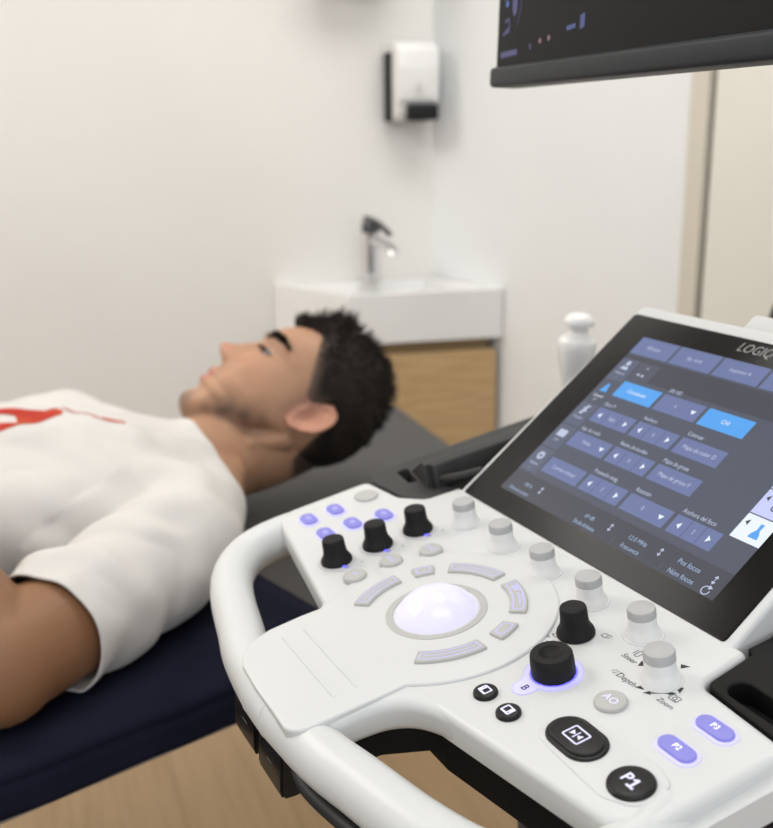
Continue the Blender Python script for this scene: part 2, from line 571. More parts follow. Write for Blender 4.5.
vr = root('vanity_cabinet', rel(((BL+FR)/2).to_3d() + V((0, 0, -0.95))))
def quad(k0, k1, k2, k3):
    return [tuple(k0), tuple(k1), tuple(k2), tuple(k3)]
cq = [BL + bd*0.02 + bn*0.003, BR - bd*0.02 + bn*0.006, FR - bd*0.03 - bn*0.022, FL + bd*0.03 - bn*0.022]
TW = Matrix.Translation(LIFT)
MB(1.0).prism([tuple(p) for p in cq], -0.95, SK0-0.002).build('body', M['oak_shaded'], vr, TW, False)  # carcass carries the gap's shade in its colour
fq = [FL + bd*0.028 - bn*0.021, FR - bd*0.034 - bn*0.021, FR - bd*0.018 - bn*0.003, FL + bd*0.028 - bn*0.003]
MB(1.0).prism([tuple(p) for p in fq], -0.945, SK0-0.028, 0.0015, 2).build('drawer', M['oak'], vr, TW, False)
tag(vr, 'light oak vanity cabinet with a shadow gap under the white washbasin', 'cabinet')

fb = V((-0.030, 2.325))
fr_ = root('faucet', rel((fb.x, fb.y, SK1)))
sd = (bn + V((0.30, 0))).normalized()
mb = MB(1.0)
mb.lathe([(0.026, 0), (0.026, 0.004), (0.0215, 0.008), (0.0205, 0.10), (0.021, 0.112)], (fb.x, fb.y, SK1), 28)
mb.build('body', M['chrome'], fr_, TW)
mb = MB(1.0)
pth = [(fb.x + sd.x*d, fb.y + sd.y*d, SK1 + z) for d, z in ((0.0, 0.088), (0.03, 0.094), (0.07, 0.090), (0.10, 0.080), (0.112, 0.070))]
mb.tube(smooth_path(pth, 4), (0.013, 0.010), 16)
mb.build('spout', M['chrome'], fr_, TW)
mb = MB(1.0)
mb.lathe([(0.021, 0.112), (0.021, 0.128), (0.017, 0.137), (0.006, 0.140)], (fb.x, fb.y, SK1), 28)
pth = [(fb.x + sd.x*d, fb.y + sd.y*d, SK1 + z) for d, z in ((-0.016, 0.142), (0.03, 0.136), (0.07, 0.122), (0.088, 0.113))]
mb.tube(pth, [(0.012, 0.006), (0.011, 0.005), (0.009, 0.004), (0.008, 0.004)], 12)
mb.build('lever', node_mat('dark_chrome', (0.10, 0.10, 0.10), 0.2, metal=0.9), fr_, TW)
tag(fr_, 'chrome mixer faucet standing at the back of the white washbasin', 'faucet')

# soap dispenser on the back wall
sw = cor - bd*0.062
sdp = root('soap_dispenser', rel((sw.x, sw.y, 0.006)))
TW2 = Matrix.Translation(LIFT + V((0, 0, 0.022))) @ Matrix.Diagonal((1, 1, 0.88, 1)) @ Matrix.Translation(V((0, 0, -0.036)))
def wall_box(mb, along, out0, out1, z0, z1, half, bev=0.004):
    c = sw + bd*along + bn*(out0+out1)/2
    R = Matrix.Rotation(math.radians(13), 3, 'Z')
    mb.box((c.x, c.y, (z0+z1)/2), (half*2, out1-out0, z1-z0), bev, R, 3)
mb = MB(1.0); wall_box(mb, -0.006, 0.002, 0.040, 0.035, 0.200, 0.0475)
mb.build('back_plate', M['black'], sdp, TW2)
mb = MB(1.0)
prof = [(0.026, 0.036), (0.062, 0.036), (0.080, 0.050), (0.086, 0.075), (0.094, 0.085), (0.100, 0.16), (0.094, 0.205), (0.070, 0.222), (0.026, 0.222)]
vs, fs = [], []
np_ = len(prof)
for sgn in (-1, 1):
    for (o_, z_) in prof:
        p = sw + bd*(0.003 + sgn*0.046) + bn*o_
        vs.append((p.x, p.y, z_))
fs = [list(range(np_)), list(range(np_, 2*np_))[::-1]] + [(i, (i+1) % np_, np_+(i+1) % np_, np_+i) for i in range(np_)]
bm = bmesh.new()
bvs = [bm.verts.new(v) for v in vs]
for f in fs: bm.faces.new([bvs[i] for i in f])
bmesh.ops.recalc_face_normals(bm, faces=bm.faces)
bmesh.ops.bevel(bm, geom=bm.edges[:], offset=0.006, segments=3, affect='EDGES', profile=0.5)
mb.bm_add(bm); bm.free()
mb.build('cover', M['ceramic'], sdp, TW2)
mb = MB(1.0); wall_box(mb, 0.012, 0.064, 0.106, 0.036, 0.076, 0.034, 0.006)
mb.build('push_lever', M['black'], sdp, TW2)
mb = MB(1.0); wall_box(mb, 0.004, 0.0975, 0.1015, 0.10, 0.125, 0.004, 0.001)
mb.build('level_window', M['towel'], sdp, TW2)
tag(sdp, 'white wall soap dispenser with black back plate and push lever above the washbasin', 'soap dispenser')

# paper towel dispenser, only its underside dips into the picture
tw = cor - bd*0.185
tdp = root('towel_dispenser', rel((tw.x, tw.y, 0.318)))
R13 = Matrix.Rotation(math.radians(13), 3, 'Z')
mb = MB(1.0)
c = tw + bn*0.067
mb.box((c.x, c.y, 0.318+0.19), (0.17, 0.13, 0.38), 0.012, R13, 3)
mb.build('case', M['towel'], tdp, TW)
mb = MB(1.0); mb.box((c.x, c.y, 0.316), (0.12, 0.05, 0.008), 0.002, R13, 2)
mb.build('slot_lip', M['char'], tdp, TW)
tag(tdp, 'grey paper towel dispenser high on the warm white wall, cut by the top edge', 'towel dispenser')

# chair beside the door, only the edge of its back shows
cd = V((0.954, -0.301)); cn_ = V((-0.301, -0.954))
cc = V((0.486, 1.285)) + cd*0.215
cr = root('office_chair', rel((cc.x, cc.y, -HC)))
R_ = Matrix.Rotation(math.atan2(cd.y, cd.x), 3, 'Z')
MC = frame(rel((cc.x, cc.y, -0.375)), cd.to_3d(), V((0, 0, 1)), cn_.to_3d())
mb = MB(1.0); pillow(mb, rrect(0, 0, 0.43, 0.43, 0.09, 10), -0.022, 0.022, 0.018, 0.018); mb.build('backrest', M['char'], cr, MC)
rn_keep = rn
rn = cn_
sc_ = cc + rn*0.235
mb = MB(1.0); mb.box((sc_.x, sc_.y, -0.70), (0.43, 0.42, 0.07), 0.03, R_, 5); mb.build('seat', M['char'], cr, TW)
mb = MB(1.0); mb.tube(smooth_path([(cc.x, cc.y, -0.40), (cc.x - rn.x*0.03, cc.y - rn.y*0.03, -0.56), (cc.x + rn.x*0.05, cc.y + rn.y*0.05, -0.715), (sc_.x, sc_.y, -0.735)], 5), (0.02, 0.008), 10); mb.build('back_post', M['black'], cr, TW)
mb = MB(1.0); mb.lathe([(0.025, -1.09), (0.025, -0.9), (0.016, -0.9), (0.016, -0.735)], (sc_.x, sc_.y, 0), 20); mb.build('gas_column', M['black'], cr, TW)
for k in range(5):
    a = 2*pi*k/5 + 0.3
    e = (sc_.x + 0.20*math.cos(a), sc_.y + 0.20*math.sin(a))
    mb = MB(1.0); mb.tube([(sc_.x, sc_.y, -1.085), (e[0], e[1], -1.125)], [0.024, 0.014], 10); lg = mb.build('leg', M['black'], cr, TW)
    mb = MB(1.0); mb.lathe([(0.008, -0.012), (0.024, -0.011), (0.025, 0), (0.024, 0.011), (0.008, 0.012)], (e[0], e[1], -HC+0.026), 18, V((math.sin(a), -math.cos(a), 0))); mb.build('castor', M['rubber'], lg, TW)
rn = rn_keep
tag(cr, 'dark grey padded chair back beside the cream door at the right edge', 'chair')

# ------------------------------------------------------------------ examination couch
ZC = -0.445
E = V((-0.127, 0.776)); d1 = V((0.773, 0.634)).normalized(); wn = V((-d1.y, d1.x))     # wn: away from the camera
C1 = V((0.2255, 1.065)); ed = V((-0.0984, 0.2905))
C2 = C1 + ed*2.37
F1 = C1 - d1*1.95
F2 = F1 + wn*0.68
couch = root('exam_couch', rel(((C1+F2)/2).to_3d() + V((0, 0, -HC))))
out = round_poly([tuple(F1), tuple(C1), tuple(C2), tuple(F2)], [0.03, 0.05, 0.06, 0.03], 8)
MB(1.0).prism(out, ZC-0.034, ZC-0.0005, 0.012, 4, both=True).build('mattress', M['vinyl'], couch, TW)
cm = (C1+C2+F1+F2)/4
fo = [tuple(V(p) + (cm-V(p)).normalized()*0.05) for p in (F1, C1, C2, F2)]
MB(1.0).prism(fo, ZC-0.056, ZC-0.034, 0.004, 2, both=True).build('frame', M['steel'], couch, TW)
pc = C1 - d1*1.02 + wn*0.36
Rc = Matrix.Rotation(math.atan2(d1.y, d1.x), 3, 'Z')
MB(1.0).box((pc.x, pc.y, -0.79), (0.26, 0.24, 0.58), 0.01, Rc).build('pedestal', M['steel'], couch, TW)
MB(1.0).box((pc.x-0.05, pc.y-0.04, -HC+0.04), (0.9, 0.5, 0.08), 0.012, Rc).build('base', M['steel'], couch, TW)
tag(couch, 'charcoal vinyl examination couch under the lying man', 'examination couch')

# navy cover over the couch, head end left bare
def sheet():
    nl, nw = 90, 44
    top = ZC + 0.0035
    s0, s1 = 0.335, 1.96                   # distance from the head end
    vs = []
    W0, W1 = -0.0045, 0.6845
    drop = 0.037
    prof = []
    for k in range(7): prof.append((W0, -drop + drop*k/7*0.80))
    for k in range(5):
        a = pi/2*k/4
        prof.append((W0 + 0.012*(1-math.cos(a)), -0.012 + 0.012*math.sin(a)))
    for k in range(1, nw): prof.append((W0+0.012 + (W1-W0-0.024)*k/nw, 0.0))
    for k in range(5):
        a = pi/2*k/4
        prof.append((W1 - 0.012*(1-math.sin(a)), -0.012 + 0.012*math.cos(a)))
    for k in range(1, 8): prof.append((W1, -0.012 - (drop-0.012)*k/7))
    K = len(prof)
    for i in range(nl+1):
        s = s0 + (s1-s0)*i/nl
        for (q, z) in prof:
            p = C1 - d1*s + wn*q
            ns = noise.noise(V((s*9, q*7, 0)))*0.0035 + noise.noise(V((s*26, q*15, 3)))*0.0016
            if z < -0.002:
                o_ = (abs(ns)*1.5 + 0.0015)*(1 if q > 0.3 else -1)
                pp = p + wn*o_
                vs.append((pp.x, pp.y, top + z + 0.004*noise.noise(V((s*6, 5, 1)))*(-z/drop)))
            else:
                vs.append((p.x, p.y, top + max(ns, 0)*0.5))
    fs = [(i*K+j, i*K+j+1, (i+1)*K+j+1, (i+1)*K+j) for i in range(nl) for j in range(K-1)]
    o = mesh_obj('couch_cover', vs, fs, M['navy'], None, TW, True, 80)
    md = o.modifiers.new('thick', 'SOLIDIFY'); md.thickness = 0.0022; md.offset = 1
    return o
tag(sheet(), 'navy blue cloth cover spread over the couch under the man', 'couch cover')

# ------------------------------------------------------------------ ultrasound console
PX = V((0.44515, -0.89545, 0.0)); PY = V((0.88287, 0.4389, 0.16704)); PN = V((-0.14957, -0.07436, 0.98595))
P0 = V((0.02821, 0.55097, -0.27461))
MP = frame(P0 + LIFT, PX, PY, PN)                                  # control panel, mm via MB
SYv = V((0.7067, 0.35132, 0.61413)); SNv = V((-0.54992, -0.27338, 0.78921))
SO = P0 + PX*(-0.00265) + PY*0.09976
MS = frame(SO + LIFT, PX, SYv, SNv)                                # touch screen
HY = V((PX.y*-1, PX.x, 0))                                          # horizontal, away from the operator
MH = frame(V((P0.x, P0.y, 0)), PX, HY, V((0, 0, 1)))               # upright console frame, origin on the floor below the trackball
us = root('ultrasound_machine', V((P0.x, P0.y, 0)) + HY*0.17)
tag(us, 'white ultrasound console with lit trackball, knobs and a tilted touch screen', 'ultrasound machine')

# main panel
pan = [(-206, 60), (-205.5, -12), (-194, -27), (-56, -49), (56, -49), (196, -27), (206, -12), (206, 60)]
outl = [(-210, 56), (-207, -14), (-194, -26), (-58, -48.5), (58, -48.5), (194, -27), (207, -12), (207, 62.5), (147, 67.5), (143, 103), (-144, 103), (-146.5, 74), (-165, 61)]
rad = [9, 10, 8, 6, 6, 10, 14, 6, 7, 6, 6, 8, 10]
mb = MB(); pillow(mb, round_poly(outl, rad, 8), -17, 0, 4.5)
shell = mb.build('control_panel', M['white'], us, MP, True, 50)
# right flank that rolls down outside the tray
MB().prism(round_poly([(207, 60), (207, -12), (213, -6), (214, 60), (214, 165), (207, 165)], [1, 8, 8, 2, 6, 1], 5), -24, -8, 5, 4).build('side_skirt', M['white'], us, MP, True, 50)
# trackball plateau running forward into the palm rest
pl = arc(0, 0, 72, -43, 223, 60) + [(-53, -66), (-51.5, -88), (-46, -101), (-37, -110), (-26, -114), (0, -115.5), (26, -115.5)] + arc(42, -105, 11, 280, 360, 6) + [(53, -100), (53.5, -66)]
mb = MB(); mb.prism(pl, -6, 1.6, 1.5, 4)
mb.build('trackball_plateau', M['white'], shell, MP, True, 50)
pr = [(-110, -14), (-108, -30), (-94, -38), (-78, -43), (-66, -47), (-58, -54), (-55, -64), (-53.5, -76), (-52, -88), (-48, -99), (-40, -109), (-20, -112), (0, -112.5), (20, -112), (40, -110), (51, -104), (55, -92), (56, -78), (58.5, -65), (66, -54), (79, -46.5), (94, -42), (108, -34), (112, -14), (90, 0), (-90, 0)]
mb = MB(); pillow(mb, closed_path(pr, 5), -19, -0.15, 6.0, 5.0, 8)
mb.build('palm_rest', M['white'], us, MP, True, 60)
# two shallow ribs on the palm rest
for y0 in (-84.3, -70.7):
    mb = MB(); mb.tube([(-38, y0, 1.3), (-34, y0, 1.75), (34, y0, 1.75), (37.5, y0, 1.3)], (0.9, 0.6), 8)
    mb.build('rib', M['white'], bpy.data.objects['palm_rest'], MP)
# looped handles left and right of the palm rest
def handle(sg):
    pts = [(14, -107.2), (-18, -106.6), (-58, -102.8), (-90, -96), (-135, -86.5), (-168, -75), (-190, -58), (-199, -38), (-199, -14), (-193, 4)]
    path = smooth_path([(sg*x, y, (-14.6, -14.6, -14.8, -15.4, -16, -16.5, -16.5, -16, -15, -14.5)[i]) for i, (x, y) in enumerate(pts)], 8)
    mb = MB(); mb.tube(path, (14.8, 15.4), 32)
    mb.build('handle', M['white'], us, MP, True, 60)
    seam = smooth_path([(sg*54.6, -88, 1.0), (sg*55.2, -104, 0.7), (sg*58.5, -113, -2.0), (sg*63, -118.5, -8), (sg*66, -120.5, -18)], 6)
handle(-1); handle(1)
# black underside tray
un = [(-196, 58), (-197, -8), (-188, -20), (-62, -41), (-46, -41), (46, -41), (70, -41), (192, -21), (206, -8), (206, 70), (140, 300), (-140, 300), (-150, 66)]
MB().prism(round_poly(un, 8, 4), -47, -14, 1, 2).build('underside', M['under'], us, MP, True, 50)
rm = smooth_path([(44, -104, -19), (52, -110, -21.5), (66, -110.5, -25.5), (95, -104, -29.5), (135, -93, -31), (165, -82, -31), (188, -63, -31), (198, -40, -31), (199, -12, -30)], 6)
mb = MB(); mb.tube(rm, (9, 3.6), 14); mb.build('under_rim', M['black'], us, MP)
MB().prism(round_poly([(-56, -36), (-50, -88), (-40, -106), (-24, -113), (44, -113), (52, -106), (52, -70), (70, -40), (70, -36)], 6, 4), -34, -16, 2, 2).build('palm_underside', M['under'], us, MP, True, 50)
# two cable hooks below the palm rest
for cx, yo in ((-21.0, 0.5), (22.5, -0.5)):
    hk = MB()
    pts = [(y_+yo, z_+4) for y_, z_ in ((-100, -20), (-117.5, -20), (-119.5, -22), (-124.0, -44), (-123.0, -48), (-114, -49.5), (-104, -45), (-98, -36))]
    wv = 17.5
    vs = [(cx-wv, y, z) for y, z in pts] + [(cx+wv, y, z) for y, z in pts]
    n = len(pts)
    fs = [list(range(n)), list(range(n, 2*n))[::-1]] + [(i, (i+1) % n, n+(i+1) % n, n+i) for i in range(n)]
    bm = bmesh.new(); bv = [bm.verts.new(v) for v in vs]
    for f in fs: bm.faces.new([bv[i] for i in f])
    bmesh.ops.recalc_face_normals(bm, faces=bm.faces)
    bmesh.ops.bevel(bm, geom=bm.edges[:], offset=1.3, segments=2, affect='EDGES')
    hk.bm_add(bm); bm.free()
    h = hk.build('cable_hook', M['black'], us, MP, True, 40)
    MB().box((cx+1, -121.4+yo, -30), (9, 1.6, 2.4), 0.7).build('release_tab', M['char'], h, MP)

# trackball
tb = MB(); tb.strip([(30.2*math.cos(a), 30.2*math.sin(a)) for a in [2*pi*i/72 for i in range(72)]], [(25.4*math.cos(a), 25.4*math.sin(a)) for a in [2*pi*i/72 for i in range(72)]], 2.1)
ringm = MB(); ringm.lathe([(30.6, 1.0), (30.4, 1.9), (29.6, 2.3), (26.4, 2.1), (25.6, 1.2), (25.6, -3)], (0, 0, 0), 72, caps=False)
ring = ringm.build('trackball_ring', M['grey'], us, MP)
bmx = bmesh.new(); bmesh.ops.create_uvsphere(bmx, u_segments=64, v_segments=40, radius=29)
for v in bmx.verts: v.co.z -= 13.2
mb = MB(); mb.bm_add(bmx); bmx.free()
mb.build('trackball', M['ball'], us, MP)

def seg_key(a0, a1, extra=None):
    ri, ro = 43.6, 54.0
    k = max(4, int(abs(a1-a0)/3))
    pts = arc(0, 0, ro, a0, a1, k) + arc(0, 0, ri, a1, a0, k)
    pts = round_poly(pts, [2.2 if i in (0, k, k+1, 2*k+1) else 0 for i in range(len(pts))], 4)
    mb = MB(); mb.prism(pts, -1, 3.4, 1.0, 3)
    key = mb.build('segment_key', M['grey'], us, MP, True, 50)
    pi_ = arc(0, 0, ro-2.1, a0+2.6, a1-2.6, k) + arc(0, 0, ri+2.1, a1-3.2, a0+3.2, k)
    mb = MB(); mb.line(pi_, 0.75, 3.46, True)
    if extra == 'set':
        am = (a0+a1)/2
        for q in range(6):
            aa = a0+6+(a1-a0-12)*q/5
        c_, s_ = math.cos(math.radians(am)), math.sin(math.radians(am))
        mb.line(arc(0, 0, 50.4, a1-7, a1-15, 3), 1.3, 3.48)
        mb.line(arc(0, 0, 48.6, a1-7, a1-15, 3), 1.3, 3.48)
        mb.line(arc(0, 0, 49.4, a1-18, a0+8, 6), 0.8, 3.48)
        mb.line(arc(0, 0, 50.8, a1-20, a0+12, 6), 0.5, 3.48)
    elif a1-a0 > 30:
        mb.line(arc(0, 0, 48.8, a0+6, a1-6, 8), 0.55, 3.46)
    mb.build('lit_outline', M['lilac_line'], key, MP)
for a0, a1, ex in ((180, 222, None), (152, 168, None), (97, 141, None), (44, 86, 'set'), (13, 31, None), (-43, 2, None)):
    seg_key(a0, a1, ex)

# rotary knobs
def flute_knob(a, z, r):
    return 1 - 0.035*max(0, math.cos(a*5))**10
KW = [(9.7, 0), (9.7, 1.2), (9.1, 2.0), (8.9, 3.0), (8.2, 4.4), (7.8, 6.2), (7.65, 8.2), (7.6, 12.0)]
KC = [(7.75, 12.0), (7.7, 15.7), (7.2, 16.9), (6.2, 17.3)]
def white_knob(x, y, sc_=1.0, yaw=0.0):
    b = MB()
    b.lathe([(r*sc_, z*sc_) for r, z in KW], (x, y, 0), 60, flute=lambda a, z, r: (flute_knob(a+yaw, z, r) if z > 6 else 1))
    k = b.build('knob', M['white_knob'], us, MP)
    c = MB()
    c.lathe([(r*sc_, z*sc_) for r, z in KC], (x, y, 0), 60, flute=lambda a, z, r: flute_knob(a+yaw, z, r) if z < 16.5*sc_ else 1)
    c.build('knob_cap', M['capgrey'], k, MP)
    MB().lathe([(11.4, 0.0), (11.2, 0.5), (10.0, 0.6)], (x, y, 0), 48).build('knob_seat', M['white'], k, MP)
for i, x in enumerate((-88.6, -41.8, 4.6, 50.4, 96.2)):
    white_knob(x, 74.2, 1.0, i*0.7)
white_knob(132.6, 54.7, 1.05, 0.4)
KB = [(10.6, 0.5), (10.7, 1.6), (10.3, 3.2), (9.2, 5.0), (8.2, 7.0), (7.8, 9.5), (7.5, 16.3), (7.0, 17.4), (6.0, 17.8), (2.0, 17.4)]
def black_knob(x, y, s=1.0, halo=True):
    b = MB()
    b.lathe([(r*s, z*s) for r, z in KB], (x, y, 0), 60, flute=lambda a, z, r: (1-0.03*max(0, math.cos(a*6))**8) if z > 5*s else 1)
    k = b.build('knob', M['rubber'], us, MP)
    k['label'] = 'black rubber knob'
    if halo:
        pts = []
        for i in range(72):
            a = 2*pi*i/72
            dx_, dy_ = math.cos(a), math.sin(a)
            r = 13.0
            # small lobe in front (towards the operator, right side)
            lob = math.exp(-((a-(2*pi-0.15))/0.30)**2) + math.exp(-((a+0.15)/0.30)**2)
            pts.append((x+dx_*(r+3.2*lob), y+dy_*(r+3.2*lob)))
        MB().prism(pts, -1, 0.5, 0.2, 1).build('halo', M['halo'], k, MP)
        MB().prism(stadium(x+12.8, y+1.6, 3.6, 2.2, 6, pi/2), 0.3, 0.75).build('indicator_light', M['lilac_key'], k, MP)
        MB().prism(stadium(x+10.7, y+0.3, 2.6, 1.4, 6, pi/2), 0.3, 1.3).build('indicator_light', M['blue_led'], k, MP)
for y in (-19.0, 12.2, 43.6):
    black_knob(-103.0, y)
black_knob(71.9, 47.6, 1.0, False)
b = MB()
b.lathe([(11.6, 0.6), (11.7, 1.5), (11.4, 9.5), (11.1, 12.0), (10.4, 13.0), (6.4, 13.2), (5.6, 12.4), (4.0, 11.0), (1.5, 10.4)], (93.6, 17.0, 0), 72,
        flute=lambda a, z, r: 1-0.03*max(0, math.cos(a*10))**10 if (z < 11.5 and r > 11) else 1)
bk = b.build('mode_knob', M['rubber'], us, MP)
bk['label'] = 'wide black dished knob on a lit lilac disc'
ty = [(93.6+15.6*math.cos(a), 17+15.6*math.sin(a)) for a in [math.radians(d) for d in range(-66, 240, 6)]]
tabp = arc(93.8, -2.0, 6.2, 200, 340, 12)
lobe = ty + [(87.6, 0.5)] + tabp + [(100.2, 1.0)]
MB().prism(lobe, -1, 0.5, 0.2, 1).build('lit_disc', M['lilac_rim'], bk, MP)
MB().line(offset_poly(lobe, 0.2), 0.45, 0.58, True).build('lit_disc_edge', M['lilac_line'], bk, MP)
MB().text('B', 94.6, -1.6, 0.62, 6.2, rot=0.0, bold=0.12).build('letter', node_mat('dark_blue_print', (0.03, 0.02, 0.12), 0.5), bk, MP)
mb = MB(); mb.strip([(93.6+12.6*math.cos(a), 17+12.6*math.sin(a)) for a in [2*pi*i/60 for i in range(60)]], [(93.6+11.3*math.cos(a), 17+11.3*math.sin(a)) for a in [2*pi*i/60 for i in range(60)]], 0.62)
mb.build('blue_glow_ring', M['blue_led'], bk, MP)

# lit keys at the left
def lit_key(x, y, L, W, txt=None, rot=0.0, ts=3.2):
    rim = MB().prism(stadium(x, y, L+3.6, W+3.6, 10, rot), -1, 0.7, 0.4, 2).build('lit_key', M['lilac_rim'], us, MP)
    MB().prism(stadium(x, y, L, W, 10, rot), 0.2, 2.4, 0.8, 3).build('key_top', M['lilac_key'], rim, MP)
    mb = MB()
    if txt: mb.text(txt, x, y, 2.46, ts)
    else:
        mb.line(rrect(x, y, 4.6, 2.6, 0.6, 2), 0.45, 2.46, True); mb.line([(x-1.4, y), (x+1.4, y)], 0.5, 2.46)
    mb.build('key_mark', M['glow_white'] if txt else M['lilac'], rim, MP)
for x, y in ((-177.2, -8.4), (-177.6, 13.6), (-146.0, -8.4), (-146.4, 13.4), (-142.0, 36.8)):
    lit_key(x, y, 18.0, 10.8)
lit_key(177.4, 24.6, 21.0, 9.6, 'P2', 0.0, 4.6)
lit_key(177.4, 47.3, 21.0, 9.6, 'P3', 0.0, 4.6)
# grey keys
def dome_key(x, y, r, h, mat, name='round_key', sx=1.0):
    b = MB(); b.lathe([(r, -1), (r, h*0.45), (r*0.975, h*0.72), (r*0.92, h*0.90), (r*0.84, h*0.98), (r*0.6, h*1.02), (r*0.3, h*1.035), (r*0.03, h*1.04)], (0, 0, 0), 48)
    b.v = [V((v.x*sx + x*0.001, v.y + y*0.001, v.z)) for v in b.v]
    return b.build(name, mat, us, MP)
k = dome_key(-183.0, 42.0, 9.0, 1.9, M['grey'], sx=1.12); k['label'] = 'unlit grey power key'
MB().strip(stadium(-183, 42, 26.2, 24, 14), stadium(-183, 42, 20.4, 18.2, 14), 0.12).build('key_surround', M['white'], k, MP)
for x, y, g in ((-73.6, -19.0, 'v'), (-74.6, 8.2, 't'), (-68.8, 35.0, 't')):
    k = dome_key(x+1.0, y-0.6, 7.9, 3.8, M['grey']); x += 1.0; y -= 0.6
    mb = MB()
    if g == 'v':
        mb.line([(x-2, y+0.9), (x, y-0.9), (x+2, y+0.9)], 0.6, 4.05); mb.line([(x-1.0, y+1.4), (x+1.2, y+1.4)], 0.5, 4.05)
    else:
        mb.line([(x-4.4, y+1.6), (x-4.4, y-1.4), (x-2.6, y-1.4), (x-2.6, y+1.4)], 0.6, 4.05)
        mb.line([(x-1.2, y-1.6), (x+0.2, y+1.5), (x+1.4, y-1.6)], 0.6, 4.05); mb.line([(x+2.6, y+1.5), (x+4.4, y+1.5), (x+2.6, y-1.4), (x+4.4, y-1.4)], 0.6, 4.05)
    mb.build('key_mark', M['lilac'], k, MP)
k = dome_key(131.6, 23.8, 8.3, 2.4, M['grey'])
MB().text('AO', 131.6, 23.8, 2.62, 6.4).build('key_mark', M['lilac_soft'], k, MP)
# black keys
for x, y, fl in ((84.2, -18.7, 0), (105.4, -18.7, 1)):
    x += 1.2; y -= 0.9; k = dome_key(x, y, 6.5, 2.4, M['black'])
    mb = MB(); mb.strip(rrect(x, y, 6.6, 5.6, 0.8, 3), rrect(x+(-0.8 if fl else 0.8), y+0.2, 3.0, 3.6, 0.3, 3), 2.62)
    mb.build('key_mark', M['lilac_soft'], k, MP)
    mb = MB(); (mb.text('R', x+2.1, y-1.2, 2.7, 2.2) if fl else mb.text('L', x-2.0, y+1.0, 2.7, 2.2)); mb.build('key_letter', M['ink'], k, MP)
mb = MB(); mb.prism(stadium(143.6, -5.6, 35.0, 22.6, 14), -1, 2.0, 0.9, 3)
k = mb.build('freeze_key', M['black'], us, MP, True, 50); k['label'] = 'large oval black key with lit symbol'
MB().prism(stadium(143.6, -5.6, 31.0, 18.6, 14), 1.5, 3.2, 1.0, 4).build('key_top', M['black'], k, MP, True, 50)
mb = MB(); mb.line(rrect(143.6, -5.6, 10.8, 8.6, 0.8, 3), 0.9, 3.26, True)
for s in (-1, 1): mb.add([(143.6+s*0.7, -5.6, 3.26), (143.6+s*3.5, -5.6+1.8, 3.26), (143.6+s*3.5, -5.6-1.8, 3.26)], [(0, 1, 2)])
mb.line([(143.6, -5.6+2.6), (143.6, -5.6-2.6)], 0.7, 3.26); mb.build('key_mark', M['lilac_soft'], k, MP)
k = dome_key(182.4, -5.6, 11.0, 2.7, M['black']); k['label'] = 'round black key marked P1'
MB().text('P', 179.9, -5.7, 2.95, 8.4, bold=0.18).line([(185.0, -8.7), (185.0, -2.9)], 1.35, 2.95).line([(185.3, -2.9), (182.9, -4.6)], 1.2, 2.95).line([(182.7, -8.7), (187.3, -8.7)], 1.2, 2.95).build('key_mark', M['lilac_soft'], k, MP)
# shallow surround of the two big keys
sur = [(122, -8), (128, -18), (143, -19.5), (180, -20.5), (193, -14), (197, -4), (193, 8), (181, 11.5), (143, 9.5), (129, 7)]
MB().prism(round_poly(sur, 8, 5), -1, 0.75, 0.6, 3).build('key_surround', M['white'], shell, MP, True, 60)
# printed legends
def legend(fn):
    global leg
    leg = MB(); fn(); leg.build('printed_legend', M['ink'], shell, MP, False)
def tri(cx, cy, ang, s=2.6):
    q = [(cx + s*1.2*math.cos(ang), cy + s*1.2*math.sin(ang)), (cx + s*math.cos(ang+2.3), cy + s*math.sin(ang+2.3)), (cx + s*math.cos(ang-2.3), cy + s*math.sin(ang-2.3))]
    leg.flat(q, 0.12)
legend(lambda: leg.text('Steer', 108.4, 54.4, 0.12, 4.9, shear=0.15))
legend(lambda: leg.text('Depth', 121.6, 41.6, 0.12, 5.3, shear=0.15))
legend(lambda: leg.text('Zoom', 148.2, 43.4, 0.12, 4.2, shear=0.15))
for a_ in ((116.2, 56.0, pi*0.75), (131.6, 70.5, pi*0.25), (131.0, 42.8, -pi*0.75), (144.6, 55.9, -pi*0.25)):
    legend(lambda: tri(*a_))
def zoom_arrow():
    leg.line([(137.6, 43.6), (143.2, 49.8)], 0.9, 0.12); tri(136.6, 42.6, math.atan2(-6.2, -5.6), 2.2); tri(144.2, 50.9, math.atan2(6.2, 5.6), 2.2)
legend(zoom_arrow)
def steer_icon():
    leg.line(rrect(108.6, 60.6, 2.6, 5.0, 0.3, 1), 0.4, 0.12, True); leg.line([(105.8, 58.8), (105.8, 63)], 0.4, 0.12)
legend(steer_icon)
def depth_icon():
    leg.line([(112.6, 40.0), (114.0, 43.4), (115.8, 41.2), (115.4, 44.0)], 0.4, 0.12); leg.line([(110.6, 41), (112.4, 43.6)], 0.4, 0.12)
legend(depth_icon)
def zoom_icon():
    leg.line(rrect(148.2, 49.4, 5.4, 4.0, 0.4, 2), 0.4, 0.12, True); leg.line([(148.2+1.1*math.cos(a), 49.4+1.1*math.sin(a)) for a in [2*pi*i/12 for i in range(12)]], 0.4, 0.12, True); leg.line([(149, 48.6), (150.4, 47.8)], 0.4, 0.12)
legend(zoom_icon)
def view_icon():
    leg.line(rrect(83.4, 58.4, 3.2, 3.0, 0.3, 1), 0.4, 0.12, True); leg.line([(85.6, 58.0), (86.8, 58.0), (86.8, 60.6), (84.6, 60.6)], 0.4, 0.12)
legend(view_icon)
